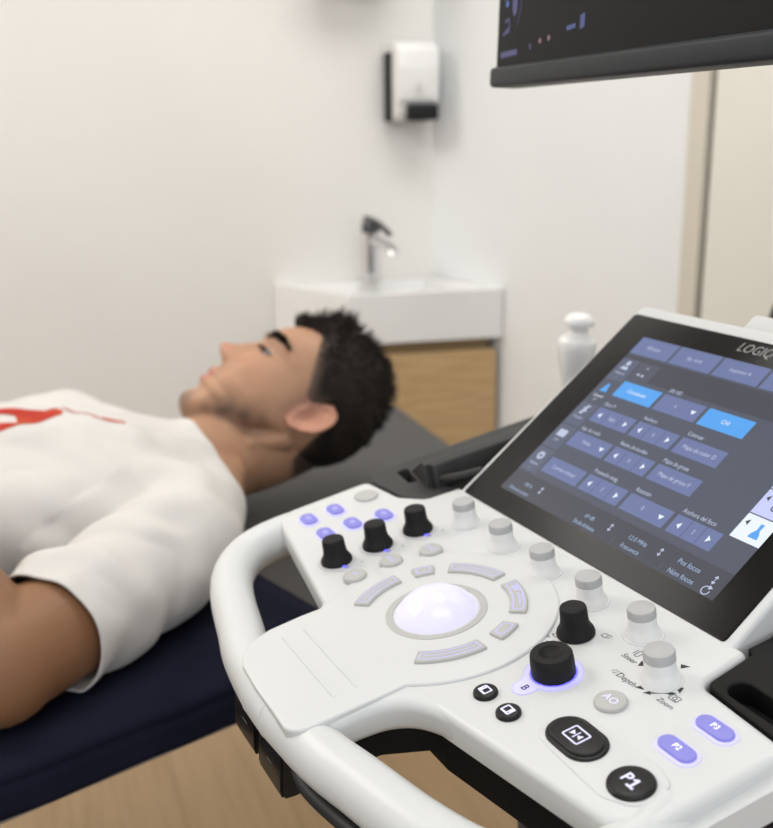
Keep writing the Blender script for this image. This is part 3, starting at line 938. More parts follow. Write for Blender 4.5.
def turn_icons():
    for cx, cy in ((62.0, 34.4), (65.6, 38.6)):
        leg.line(rrect(cx, cy, 3.0, 2.6, 0.3, 1), 0.4, 0.12, True); leg.line([(cx+1.5, cy), (cx+3.4, cy+1.0)], 0.4, 0.12); leg.line([(cx-1.5, cy-0.4), (cx-3.0, cy-0.6)], 0.4, 0.12)
    leg.line([(66.5, 31.6), (68.4, 32.4), (69.6, 34.4), (68.2, 35.0)], 0.4, 0.12)
legend(turn_icons)
for y_ in (-19, 12.2, 43.6):
    legend(lambda: leg.line([(-91.6, y_+12.4), (-90.0, y_+13.6)], 0.5, 0.12))

# dark trays left and right of the touch screen
def with_slots(mb, outline, slots, z0, z1, depth):
    """plate with open slots (wells); built as a curve-filled face with holes"""
    cu = bpy.data.curves.new('c', 'CURVE'); cu.dimensions = '2D'; cu.fill_mode = 'BOTH'
    for pts in [outline]+slots:
        sp_ = cu.splines.new('POLY'); sp_.points.add(len(pts)-1)
        for p_, q in zip(sp_.points, pts): p_.co = (q[0], q[1], 0, 1)
        sp_.use_cyclic_u = True
    cu.extrude = abs(z1-z0)/2
    cu.bevel_depth = 1.2; cu.bevel_resolution = 2; cu.offset = -1.2
    cu.extrude = abs(z1-z0)/2 - 1.2
    ob = bpy.data.objects.new('c', cu); C.objects.link(ob)
    me = bpy.data.meshes.new_from_object(ob.evaluated_get(bpy.context.evaluated_depsgraph_get()))
    mb.add([(v.co.x, v.co.y, v.co.z + (z0+z1)/2) for v in me.vertices], [list(p.vertices) for p in me.polygons])
    bpy.data.objects.remove(ob); bpy.data.curves.remove(cu); bpy.data.meshes.remove(me)
    for s in slots:                                  # well floors
        mb.flat([(p[0], p[1]) for p in s], z1-depth)
    return mb
# right tray
rt = round_poly([(148, 69), (208, 63.5), (211, 190), (139, 190), (139, 106), (144, 104)], [7, 3, 12, 12, 1, 1], 6)
mb = MB(); with_slots(mb, rt, [stadium(179.5, 78, 47, 13.5, 10, -0.03), stadium(188, 112, 30, 30, 16)], -22, -1.0, 20)
trr = mb.build('side_tray', node_mat('black_tray_plastic', (0.007, 0.007, 0.007), 0.5, spec=0.14), us, MP, True, 50); trr['label'] = 'dark holder tray right of the touch screen'
mb = MB(); mb.prism(rt, -24, -18); mb.build('tray_floor', M['under'], trr, MP)
# left tray, with a ramped fin and a narrow bin beside the touch screen
lt = round_poly([(-213, 60), (-167, 64.5), (-149, 72), (-146, 84), (-146, 240), (-226, 240), (-226, 72)], [5, 10, 7, 4, 10, 12, 10], 6)
mb = MB(); with_slots(mb, lt, [round_poly([(-212, 83), (-184, 80), (-184, 87), (-212, 93)], 2.5, 4), round_poly([(-176, 91), (-160, 89), (-160, 96), (-176, 98)], 2, 4)], -24, -2.0, 22)
trl = mb.build('side_tray', M['char'], us, MP, True, 50); trl['label'] = 'dark holder tray left of the touch screen'
mb = MB(); mb.prism(lt, -26, -21); mb.build('tray_floor', M['under'], trl, MP)
mb = MB(); mb.add([(-164, 86, -4), (-164, 90, -4), (-207, 97, -4), (-207, 93, -4), (-165, 86.5, 16), (-165, 89.5, 16), (-173, 90.5, 16), (-173, 87.5, 16)],
                  [(0, 1, 2, 3), (4, 5, 6, 7), (0, 1, 5, 4), (1, 2, 6, 5), (2, 3, 7, 6), (3, 0, 4, 7)])
mb.build('divider_fin', M['char'], trl, MP, True, 30)
MB().prism(round_poly([(-172, 89), (-159, 91), (-158, 232), (-176, 232)], 3, 4), -4, 17, 2.5, 3).build('bin_wall', M['char'], trl, MP, True, 50)
mb = MB(); mb.tube(smooth_path([(-161, 95, 4), (-153, 98, 6), (-145, 106, 8), (-139, 120, 9)], 5), (2.6, 3.0), 12)
mb.build('bin_lip', M['char'], trl, MP)
MB().flat([(-159, 97), (-150, 99), (-138, 118), (-138, 232), (-159, 232)], -1.6).build('bin_lining', M['under'], trl, MP)

# touch screen
ts_ = MB()
hs = round_poly([(-137, 2), (-134, 205), (134, 205), (138, 2), (137, -9), (-136, -9)], [4, 9, 9, 4, 4, 4], 6)
ts_.prism(hs, -17, -0.4, 3, 4)
th = ts_.build('touch_screen', M['white'], us, MS, True, 50)
# wedge body that carries it
prof = [(-8, -1), (204, -14), (204, -40), (150, -60), (110, -100), (60, -52), (-4, -14)]
wd = MB()
vs = [(-118, y, z) for y, z in prof] + [(133.5, y, z) for y, z in prof]
n = len(prof)
wd.add(vs, [list(range(n)), list(range(n, 2*n))[::-1]] + [(i, (i+1) % n, n+(i+1) % n, n+i) for i in range(n)])
wd.build('screen_stand', M['white'], us, MS, True, 30)
MB().prism(round_poly([(-131.5, 0), (-131.8, 194.6), (131.8, 194.6), (131.5, 0)], [2.5, 3.5, 3.5, 3.0], 5), -3, 0.15, 0.3, 2).build('glass', M['glass_black'], th, MS, True, 60)
MB().box((20, 214, -13), (114, 18, 14), 4).build('back_bump', M['white'], th, MS)
dsp = MB()
mats = ['s_bg', 's_bg2', 's_mid', 's_btn', 's_btn2', 's_blue', 's_txt', 's_wht', 's_lil', 's_lbl', 'logo']
MI = {k: i for i, k in enumerate(mats)}
def rect(mk, x0, y0, x1, y1, z):
    dsp.m = MI[mk]; dsp.flat([(x0, y0), (x1, y0), (x1, y1), (x0, y1)], z)
def txt(mk, s, x, y, size, align='CENTER', sx=0.92, shear=0.0, z=0.42, bold=0.0):
    dsp.m = MI[mk]; dsp.text(s, x, y, z, size, align, shear, 0, sx, bold)
LX0, LX1 = -102.6, 108.0
rect('s_bg', LX0, 17.2, LX1, 175.2, 0.20)
rect('s_bg2', LX0, 137.0, LX1, 156.8, 0.24)
rect('s_bg2', LX0, 17.4, LX1, 36.2, 0.24)
rect('s_bg', -66, 17.4, -65.4, 36, 0.26)
# top buttons
for i, s in enumerate(('AB lejos', 'Ap. tono', 'Imprimir 4', 'Ajustes', 'Medidas')):
    x0 = -103.2 + i*42.1
    rect('s_btn', max(x0, LX0), 158.4, min(x0+39.8, LX1), 174.8, 0.28)
    txt('s_txt', s, x0+20, 166.4, 4.6)
# left tab column
for i, yy in enumerate((131.2, 108.0, 85.0, 61.6, 37.8)):
    rect('s_mid' if i != 1 else 's_bg', LX0, yy, -84.4, yy+21.6, 0.28)
for i, s in enumerate(('Usuario', 'Control', 'Cuerpo', 'Info', 'Ajustes')):
    yy = (131.2, 108.0, 85.0, 61.6, 37.8)[i]
    txt('s_wht' if i == 1 else 's_txt', s, -93.4, yy+(7.4 if i != 1 else 6.6), 3.6)
    txt('s_txt', ('1', '2D', '', '', '1')[i], -93.4, yy+2.6, 3.0) if ('1', '2D', '', '', '1')[i] else None
dsp.m = MI['s_txt']
dsp.flat([(-93.4+2.1*math.cos(a), 148.6+2.4*math.sin(a)) for a in [2*pi*i/14 for i in range(14)]], 0.42)
dsp.flat([(-97.4, 142.4), (-89.4, 142.4), (-90.6, 145.2), (-96.2, 145.2)], 0.42)
dsp.m = MI['s_blue']; dsp.flat([(-97.0, 119.0), (-89.6, 119.0), (-91.4, 126.0), (-93.4, 127.6), (-95.4, 124.0)], 0.42)
dsp.m = MI['s_txt']; dsp.flat([(-96.6, 96.0), (-93.6, 95.2), (-92.6, 99.0), (-91.0, 103.8), (-93.4, 104.6), (-94.6, 100.0)], 0.42)
dsp.line([(-96, 102), (-90.4, 98.4)], 1.1, 0.42); dsp.line([(-93, 103), (-90, 104)], 1.0, 0.42)
dsp.flat(rrect(-93.4, 75.6, 9.0, 6.4, 0.8, 3), 0.42)
dsp.strip([((-93.4)+(3.9 if i % 4 < 2 else 3.0)*math.cos(2*pi*i/32), 52.6+(3.9 if i % 4 < 2 else 3.0)*math.sin(2*pi*i/32)) for i in range(32)],
          [((-93.4)+1.4*math.cos(2*pi*i/32), 52.6+1.4*math.sin(2*pi*i/32)) for i in range(32)], 0.42)
rect('s_bg', -83.2, 137.4, -62.6, 153.0, 0.27)
txt('s_txt', '4', -72.6, 148.6, 4.0); dsp.m = MI['s_txt']; dsp.flat(rrect(-76.0, 141.6, 2.4, 2.0, 0.5, 2), 0.42); dsp.flat(rrect(-71.6, 141.4, 2.4, 2.0, 0.5, 2), 0.42)
# parameter grid
def cell(c, r, kind, label, val, blue=False, x0=None):
    xa = -82.0 + c*42.6
    if c == 3: xa = 46.2
    xb = xa + (39.6 if c < 3 else 36.8)
    ya, yb = ((118.6, 133.3), (93.2, 106.4), (68.6, 82.0), (42.0, 55.6))[r]
    rect('s_blue' if blue else 's_btn', xa, ya, xb, yb, 0.28)
    if label: txt('s_txt', label, xa+1, yb+3.6, 4.6, 'LEFT', 0.84)
    ym = (ya+yb)/2
    if kind == 'btn': txt('s_wht' if blue else 's_txt', val, (xa+xb)/2, ym, 4.6)
    elif kind == 'spin':
        rect('s_btn2', xa+12.4, ya, xa+12.9, yb, 0.3); rect('s_btn2', xb-12.9, ya, xb-12.4, yb, 0.3)
        txt('s_txt', val, (xa+xb)/2, ym, 4.2)
        dsp.m = MI['s_wht']
        dsp.flat([(xa+4.4, ym), (xa+7.4, ym+2.4), (xa+7.4, ym-2.4)], 0.42); dsp.flat([(xb-4.4, ym), (xb-7.4, ym-2.4), (xb-7.4, ym+2.4)], 0.42)
    elif kind == 'drop':
        txt('s_txt', val, (xa+xb)/2-3, ym, 4.2)
        dsp.m = MI['s_wht']; dsp.flat([(xb-8.6, ym+1.2), (xb-6.2, ym-2.2), (xb-3.8, ym+1.2)], 0.42)
cell(0, 0, 'btn', '', 'Crossbeam', True); cell(1, 0, 'drop', 'SRI HD', '4'); cell(2, 0, 'btn', '', 'CHI', True)
cell(0, 1, 'spin', 'Filtro P', 'Bajo'); cell(1, 1, 'spin', 'Anchura', '0'); cell(2, 1, 'btn', 'Colorear', 'Mapa de color D')
cell(0, 2, 'drop', 'Sup. de ruido', 'Media'); cell(1, 2, 'spin', 'Realce de bordes', '0'); cell(2, 2, 'btn', 'Mapa de grises', 'Mapa de grises F')
cell(0, 3, 'btn', '', 'Convex virtual'); cell(1, 3, 'spin', 'Promedio imág.', '3'); cell(2, 3, 'drop', 'Rotación', '0'); cell(3, 3, 'spin', 'Anchura del foco', '2')
# soft keys along the lower edge
def updown(x, y):
    dsp.m = MI['s_txt']
    dsp.flat([(x, y+3.2), (x-1.5, y+1.2), (x+1.5, y+1.2)], 0.42); dsp.flat([(x, y-3.2), (x+1.5, y-1.2), (x-1.5, y-1.2)], 0.42); dsp.line([(x, y-1.6), (x, y+1.6)], 0.5, 0.42)
txt('s_lbl', '100 %', -80, 27.6, 4.2); txt('s_lbl', 'Potencia acústica', -83.4, 20.9, 4.2, sx=0.78); updown(-65.4, 28.4)
txt('s_lbl', '69 dB', -10, 27.4, 4.2); txt('s_lbl', 'Escala dinámica', -9.0, 20.9, 4.4, sx=0.78); updown(10.6, 27.8)
txt('s_lbl', '12.0 MHz', 36, 28.0, 4.6); txt('s_lbl', 'Frecuencia', 35.6, 21.0, 4.6, sx=0.82); updown(56, 28.4)
txt('s_lbl', 'Pos focos', 79.6, 29.0, 5.0); txt('s_lbl', 'Núm focos', 79.6, 21.0, 5.0); updown(100.2, 28.4)
rect('s_mid', 18.4, 17.6, 18.8, 24, 0.3); rect('s_mid', 63, 17.6, 63.4, 24, 0.3)
dsp.m = MI['s_txt']; dsp.line(arc(99.8, 20.6, 2.7, 60, 370, 14), 0.7, 0.42); dsp.flat([(100.2, 24.6), (100.6, 21.6), (103.2, 23.2)], 0.42)
# pale tabs at the right border
rect('s_wht', 86.2, 56.6, LX1, 74.6, 0.3); rect('s_lil', 86.2, 75.4, LX1, 93.6, 0.3); rect('s_lil', 86.2, 94.4, LX1, 112.6, 0.3)
dsp.m = MI['s_bg2']
for yy in (65.6, 84.5, 103.4): dsp.flat([(88.4, yy+3.2), (91.0, yy+5.4), (91.0, yy+1.0)], 0.42)
dsp.m = MI['s_blue']; dsp.flat([(96.4, 60.4), (103.4, 60.4), (102.6, 63.6), (101.0, 66.2), (101.2, 70.8), (98.6, 70.8), (98.8, 66.2), (97.2, 63.6)], 0.42)
dsp.m = MI['s_mid']; dsp.line(rrect(100, 84, 7, 6, 1, 3), 1.0, 0.42, True)
txt('logo', 'LOGIQ', -17.6, 186.2, 11.2, 'LEFT', 0.86, 0.18, 0.25)
dsp.build('display', [M[k] for k in mats], th, MS, False)

# column, base and castors (hidden by the panel from here)
MB(1.0).box((0, 0.20, 0.42), (0.17, 0.19, 0.72), 0.03, seg=4).build('column', M['char'], us, MH)
MB(1.0).prism(round_poly([(-0.16, 0.02), (0.16, 0.02), (0.19, 0.50), (-0.19, 0.50)], 0.05, 6), 0.05, 0.17, 0.02, 3).build('base', M['char'], us, MH, True, 50)
MB(1.0).box((0, 0.24, 0.79), (0.24, 0.22, 0.06), 0.02, seg=3).build('column_head', M['under'], us, MH)
for x, y in ((-0.13, 0.07), (0.13, 0.07), (-0.15, 0.44), (0.15, 0.44)):
    MB(1.0).lathe([(0.012, -0.016), (0.046, -0.014), (0.050, 0), (0.046, 0.014), (0.012, 0.016)], (x, y, 0.0505), 28, V((1, 0, 0))).build('castor', M['rubber'], us, MH)

MB(1.0).box((0, 0.35, 0.70), (0.07, 0.17, 0.05), 0.015).build('arm_mount', M['white'], us, MH)
# probe holder arm behind the left tray, and the probe standing in it
PBX, PBY = -0.243, 0.28
MB(1.0).box((-0.205, 0.235, 0.865), (0.12, 0.045, 0.02), 0.006).build('probe_holder_arm', M['char'], us, MH)
MB(1.0).lathe([(0.017, 0.855), (0.024, 0.855), (0.026, 0.885), (0.019, 0.885), (0.017, 0.855)], (PBX, PBY, 0), 30, caps=False).build('probe_holder', M['char'], us, MH)

def at_depth_px(u, v, t):
    return (FWD + RGT*((u-386.5)/FPX) - UPC*((v-414)/FPX))*t
pb = at_depth_px(577, 345, 0.91)
probe = root('transducer_probe', rel(pb + V((0, 0, -0.14))))
ax = V((0.05, -0.03, 1)).normalized()
PB = Matrix.Translation(LIFT)
mb = MB(1.0)
prof = [(0.0075, -0.135), (0.0075, -0.06), (0.0105, -0.035), (0.0135, -0.022), (0.0165, -0.006), (0.0172, 0.002), (0.0155, 0.0065), (0.0105, 0.0100), (0.0085, 0.0125)]
mb.lathe(prof, pb, 36, ax); mb.build('body', M['ceramic'], probe, PB)
mb = MB(1.0)
prof = [(0.0085, 0.0115), (0.0085, 0.0165), (0.0128, 0.0178), (0.0138, 0.0205), (0.0125, 0.0245), (0.0085, 0.0278), (0.003, 0.0288)]
mb.lathe(prof, pb, 36, ax); mb.build('probe_head', M['ceramic'], probe, PB)
tag(probe, 'white probe with a mushroom head standing behind the touch screen', 'ultrasound probe')

# ------------------------------------------------------------------ monitor above the console
mL = V((0.0862, 0.859, 0.0325)); mR = V((0.1985, 0.5475, 0.0325))
mx_ = (mR-mL).normalized()
mz_ = V((0, 0, 1)); my_ = mz_.cross(mx_)                                # away from the operator
tilt = Matrix.Rotation(math.radians(-2.0), 3, mx_)
mz2 = tilt @ mz_; my2 = tilt @ my_
MM = frame(mL + LIFT, mx_, my2, mz2)
mon = root('monitor', rel(mL + mx_*0.25))
tag(mon, 'black monitor cut by the top edge, hanging above the console', 'monitor')
Wm, Hm = 508, 306
MB().box((Wm/2, 17, Hm/2+4), (Wm-1.5, 26, Hm-8), 4, seg=4).build('housing', M['black'], mon, MM, True, 50)
MB().box((Wm/2, 11.5, 7.8), (Wm, 26, 15.5), 3.5, seg=4).build('lower_bezel', node_mat('slate_bezel', (0.022, 0.026, 0.031), 0.45, spec=0.2), mon, MM, True, 50)
MB().add([(3, 3.6, 15), (Wm-3, 3.6, 15), (Wm-3, 3.6, Hm-10), (3, 3.6, Hm-10)], [(0, 1, 2, 3)]).build('glass', node_mat('dark_screen', (0.005, 0.005, 0.005), 0.3, spec=0.08, emit=(0.004, 0.004, 0.0045), estr=1.0), mon, MM)
def mflat(pts): mk.add([(x, 3.3, z) for x, z in pts], [list(range(len(pts)))])
def mline(pts, wd, closed=False):
    t = MB(1.0); t.line(pts, wd, 0, closed); mk.add([(v.x, 3.3, v.y) for v in t.v], t.f)
def dot(x, z, a_, b_): mflat([(x+a_*math.cos(2*pi*i/12), z+b_*math.sin(2*pi*i/12)) for i in range(12)])
ox, oz = 31, 60
violet, pink, mblue, mdim = scr('mon_violet', (0.060, 0.060, 0.155)), scr('mon_pink', (0.22, 0.12, 0.15)), scr('mon_blue', (0.06, 0.13, 0.40)), scr('mon_dim_blue', (0.05, 0.07, 0.20))
mk = MB()
dot(ox, oz, 4.2, 9)
mline([(ox-9, oz+8), (ox-7, oz+14), (ox, oz+17), (ox+6, oz+16)], 1.0); mline([(ox+10, oz+8), (ox+10, oz-6), (ox+5, oz-16)], 1.0)
mline([(ox-18, oz+5), (ox-10, oz+6)], 2.6); mline([(ox+12, oz+14), (ox+24, oz+17)], 2.6)
mline([(ox-15, oz-12), (ox-9, oz-10), (ox-8, oz-17), (ox-16, oz-20)], 2.4); mline([(ox-18, oz-21), (ox-8, oz-19)], 2.0)
mk.m = 1; dot(ox-13, oz+1, 2.4, 2.4); dot(ox+15, oz+8, 2.8, 2.4)
mk.build('screen_marks', [violet, mblue], mon, MM, False)
mk = MB(); mline([(10, 24), (38, 25)], 4.2); mline([(58, 27), (60, 27.4)], 4); mk.m = 1; dot(74, 30, 2, 2); dot(87, 31, 2, 2)
mk.build('screen_marks', [violet, pink], mon, MM, False)
mk = MB(); mline([(112, 35), (124, 36)], 3.0); mflat([(130, 33), (136, 34), (136, 43), (130, 42)]); mk.build('screen_marks', mdim, mon, MM, False)
mk = MB(); mline([(112, 86), (150, 91)], 7); mk.build('screen_marks', mdim, mon, MM, False)
# its arm down to the back of the console
ca = mL + mx_*0.254 + my_*0.03 + V((0, 0, 0.13))
aw = [ca, ca + my_*0.08 + V((0, 0, -0.02)), ca + my_*0.17 + V((0, 0, -0.10)), ca + my_*0.21 + V((0, 0, -0.26)), P0 + HY*0.41 + V((0, 0, -0.06)), P0 + HY*0.41 + V((0, 0, -0.16))]
MB(1.0).tube(smooth_path(aw, 6), (0.022, 0.022), 20).build('arm', M['white'], mon, TW)

# ------------------------------------------------------------------ the man lying on the couch
PH = V((-0.108, 1.227, 0))                                  # head centre in plan
HD = 1.27                                                    # depth of the head along the view axis
def IMG(u, v, t): return at_depth_px(u, v, t)
Hc = IMG(300, 405, HD)                                       # = head local (u 119, f -89, s 0) mm
TAU = math.radians(12)
HU = ((RGT*0.813 + UPC*0.582)*math.cos(TAU) + FWD*math.sin(TAU)).normalized()      # chin -> crown
HF = (RGT*-0.582 + UPC*0.813).normalized()                                            # out of the face
HS = HU.cross(HF)
if HS.dot(FWD) > 0: HS = -HS                                                          # the man's left, towards the camera
YAW = math.radians(11)
HF, HS = (HF*math.cos(YAW) + HS*math.sin(YAW)), (HS*math.cos(YAW) - HF*math.sin(YAW))
def head_pt(u, f, s=0.0):
    return Hc + HU*((u-119)*0.001) + HF*((f+89)*0.001) + HS*(s*0.001)
def head_inv(p):
    d = p - Hc
    return d.dot(HU)*1000+119, d.dot(HF)*1000-89, d.dot(HS)*1000
AX = V((-0.839, -0.545, 0)); NR = V((0.545, -0.839, 0))
BC = ZC + 0.0095
def body_pt(l, n, h): return V((PH.x, PH.y, BC)) + AX*l + NR*n + V((0, 0, h))

T_front = [(-8, -24), (-5, -10), (-1, -3), (5, 1), (14, 3), (24, 2), (31, 1), (36, 7), (40, 9.5), (44, 8.5), (46, 5), (49, 8.5), (54, 11), (58, 9.5), (63, 7), (69, 6), (78, 7), (90, 5), (100, 3), (112, 2), (122, 1), (132, 4), (142, 4), (152, 2), (165, -4), (178, -13), (190, -25), (200, -40), (208, -58), (214, -80), (216, -95)]
T_back = [(-8, -30), (-5, -34), (4, -42), (15, -54), (28, -68), (40, -80), (55, -93), (66, -115), (76, -142), (88, -156), (104, -166), (125, -172), (150, -170), (172, -160), (190, -146), (203, -128), (211, -110), (216, -98)]
T_w = [(-8, 8), (-5, 17), (0, 24), (8, 32), (18, 41), (32, 50), (48, 57), (64, 62), (80, 66), (100, 69.5), (120, 72), (140, 74), (158, 73), (172, 68), (186, 59), (198, 46), (207, 31), (213, 17), (216, 5)]
def gau(x, s): return math.exp(-(x/s)**2)
def head_surface(u, th):
    ff, fb, wd = hermite(T_front, u), hermite(T_back, u), hermite(T_w, u)
    c_, s_ = math.cos(th), math.sin(th)
    # face is flatter in front than an ellipse, the widest point lies behind the middle
    fm = fb + (ff-fb)*(0.46 if u > 60 else 0.40)
    e = 2.0/2.35
    cc_ = math.copysign(abs(c_)**e, c_)
    ss_ = math.copysign(abs(s_)**e, s_)
    f = fm + ((ff-fm) if c_ > 0 else (fm-fb))*cc_
    s = wd*ss_
    if c_ > -0.1:
        k = 1.0
        a = abs(s)
        # nose
        nz = [(68, 0), (71, 5), (74, 13), (78, 19.5), (82, 22), (87, 20.5), (94, 15.5), (104, 10.5), (114, 6), (122, 2.5), (130, 0)]
        sg = hermite([(68, 13), (76, 13.5), (84, 12), (94, 9), (108, 7.5), (122, 8.5), (130, 10)], u)
        if 66 < u < 132: f += hermite(nz, u)*gau(s, sg)
        f += 5.5*gau(u-77, 6)*gau(a-13.5, 5.5)                     # alae
        f -= 4*gau(u-70, 3.5)*gau(a-6, 3.5)                        # nostril
        # eye sockets, brow ridge, cheekbones
        f -= 8.5*gau(u-117, 12)*gau(a-31, 15)
        f += 5.0*gau(u-117, 8.5)*gau(a-31, 11.5)                    # eyelids over the eyeball
        f -= 2.2*gau(u-124.5, 2.2)*gau(a-31, 13)                   # lid crease
        f += 3.0*gau(u-137, 6)*gau(a-26, 20)
        f += 3.0*gau(u-97, 14)*gau(a-46, 16)
        # mouth: lips fall away towards the corners
        m_ = gau(a, 25)
        if 30 < u < 62:
            f += -2.4*gau(u-45.5, 2.0)*gau(a, 22)
            f -= (1-m_)*2.0*gau(u-46, 12)
        f -= 2.0*gau(u-28, 5)*gau(a, 18)
        f -= 2.0*gau(u-60, 16)*gau(a-33, 7)                        # nasolabial fold
        f += 2.2*gau(u-8, 10)*gau(a, 14)                            # chin pad
    return f, s

def head_mesh(mb):
    us_ = []
    u = -8.0
    while u < 216.01:
        us_.append(u)
        u += 1.4 if u < 145 else 2.4
    n = 128
    vs, fs = [], []
    for u in us_:
        for i in range(n):
            # denser in front
            t = 2*pi*i/n
            th = t - 0.35*math.sin(t)
            f, s = head_surface(u, th)
            vs.append(head_pt(u, f, s))
    K = len(us_)
    for k in range(K-1):
        for i in range(n):
            fs.append((k*n+i, k*n+(i+1) % n, (k+1)*n+(i+1) % n, (k+1)*n+i))
    fs.append(tuple(range(n))[::-1]); fs.append(tuple(range((K-1)*n, K*n)))
    mb.add(vs, fs)

def ear_mesh(mb, sg):
    """outer ear as a dished pad: helix rim, concha hollow, lobe"""
    nr, na = 16, 56
    vs, fs = [], []
    lean = math.radians(20)
    base_s = 69.5
    def P3(x, y, z):                                          # x: towards the back, y: up, z: off the head
        f = -99 - (x*math.cos(lean) + y*math.sin(lean))
        u = 110 + (y*math.cos(lean) - x*math.sin(lean))
        return head_pt(u, f, sg*(base_s + z))
    layers = []
    def outline(a):
        y = 31*math.sin(a)
        wx = 17.5 if math.sin(a) > 0 else 17.5 - 5.5*(-math.sin(a))**1.5
        x = wx*math.cos(a)
        if math.cos(a) < 0: x *= 0.80
        x += 2.5*math.sin(a)
        return x, y
    for side in (1, -1):
        for j in range(nr+1):
            r = j/nr
            row = []
            for i in range(na):
                a = 2*pi*i/na
                ox_, oy_ = outline(a)
                x, y = ox_*r, oy_*r
                back = max(0.0, (x+10)/26.0)
                lift = 2.5 + 12.5*back**1.1
                rim = 5.6*gau(r-0.90, 0.11)*(1.0 if (math.sin(a) > -0.55 and math.cos(a) > -0.75) else 0.25)
                ant = 3.6*gau(r-0.60, 0.10)*(1.0 if math.cos(a) > -0.1 and math.sin(a) > -0.6 else 0.1)
                con = -9.0*gau(math.hypot(x+2.5, (y+3)*0.72), 7.0)
                trag = 4.0*gau(math.hypot(x+12, y+3), 4.0)
                lobe = 2.0*gau(math.hypot(x, y+25), 8)
                z = lift + rim + ant + con + trag + lobe
                if side < 0:
                    z = min(lift - 3.4, z - 4.2)
                    if r > 0.97: z = lift + 0.4
                row.append(P3(x, y, z))
            layers.append(row)
    for row in layers: vs += row
    for q in range(2):
        b0 = q*(nr+1)*na
        for j in range(nr):
            for i in range(na):
                fs.append((b0+j*na+i, b0+j*na+(i+1) % na, b0+(j+1)*na+(i+1) % na, b0+(j+1)*na+i))
    b1 = (nr+1)*na
    for i in range(na):
        fs.append((nr*na+i, nr*na+(i+1) % na, b1+nr*na+(i+1) % na, b1+nr*na+i))
    mb.add(vs, fs)
    # stalk that ties the pad to the head
    mb.tube([P3(-6, -2, -14), P3(-4, -2, 3)], [(0.013, 0.022), (0.010, 0.018)], 20, up=HU)
    return

def ring_loft(rows, n=48, ex=2.3, exs=None):
    """rows: (centre, axis_a, ra, axis_b, rb_up, rb_down)"""
    vs, fs = [], []
    e = 2/ex
    for q_, (c, a, ra, b, ru, rdn) in enumerate(rows):
        if exs and q_ < len(exs): e = 2/exs[q_]
        else: e = 2/ex
        for i in range(n):
            t = 2*pi*i/n
            x = math.copysign(abs(math.cos(t))**e, math.cos(t))
            y = math.copysign(abs(math.sin(t))**e, math.sin(t))
            vs.append(c + a*ra*x + b*(ru if y > 0 else rdn)*y)
    K = len(rows)
    for k in range(K-1):
        for i in range(n):
            fs.append((k*n+i, k*n+(i+1) % n, (k+1)*n+(i+1) % n, (k+1)*n+i))
    fs.append(tuple(range(n))[::-1]); fs.append(tuple(range((K-1)*n, K*n)))
    return vs, fs

ZV = V((0, 0, 1))
#            l     half width  top   mid  flat
TORSO = [(0.110, 0.045, 0.085, 0.060), (0.140, 0.072, 0.098, 0.062), (0.170, 0.110, 0.108, 0.064), (0.205, 0.146, 0.122, 0.068), (0.245, 0.168, 0.136, 0.072), (0.30, 0.176, 0.145, 0.074),
         (0.36, 0.174, 0.149, 0.076), (0.44, 0.164, 0.150, 0.076), (0.54, 0.155, 0.152, 0.074), (0.64, 0.155, 0.152, 0.072), (0.74, 0.166, 0.156, 0.074), (0.84, 0.172, 0.156, 0.074), (0.92, 0.165, 0.145, 0.07)]
N0 = 0.025
def torso(k=0.0, l0=-1, l1=9, inflate_low=True):
    rows = []
    for (l, wdt, top, mid) in TORSO:
        if l < l0 or l > l1: continue
        rows.append((body_pt(l, N0, mid), NR, wdt+k, ZV, top-mid+k, mid+(k*0.3 if inflate_low else 0)-0.002))
    return rows
SH = {1: V((-0.194, 0.905, -0.377)), -1: body_pt(0.245, N0-0.185, 0.075)}
EL = {1: V((-0.303, 0.710, -0.394)), -1: body_pt(0.50, N0-0.240, 0.055)}
WR = {1: V((-0.462, 0.815, -0.258)), -1: body_pt(0.68, -0.085, 0.190)}
body = MB(1.0)
head_mesh(body)
for sg in (1, -1): ear_mesh(body, sg)
nk = smooth_path([head_pt(112, -112), head_pt(78, -106), head_pt(45, -99), head_pt(14, -88), body_pt(0.165, N0-0.004, 0.060), body_pt(0.21, N0, 0.058)], 5)
body.tube(nk, [(0.054 + 0.008*(i/len(nk))**2, 0.055 + 0.003*(i/len(nk))**2) for i in range(len(nk))], 40)
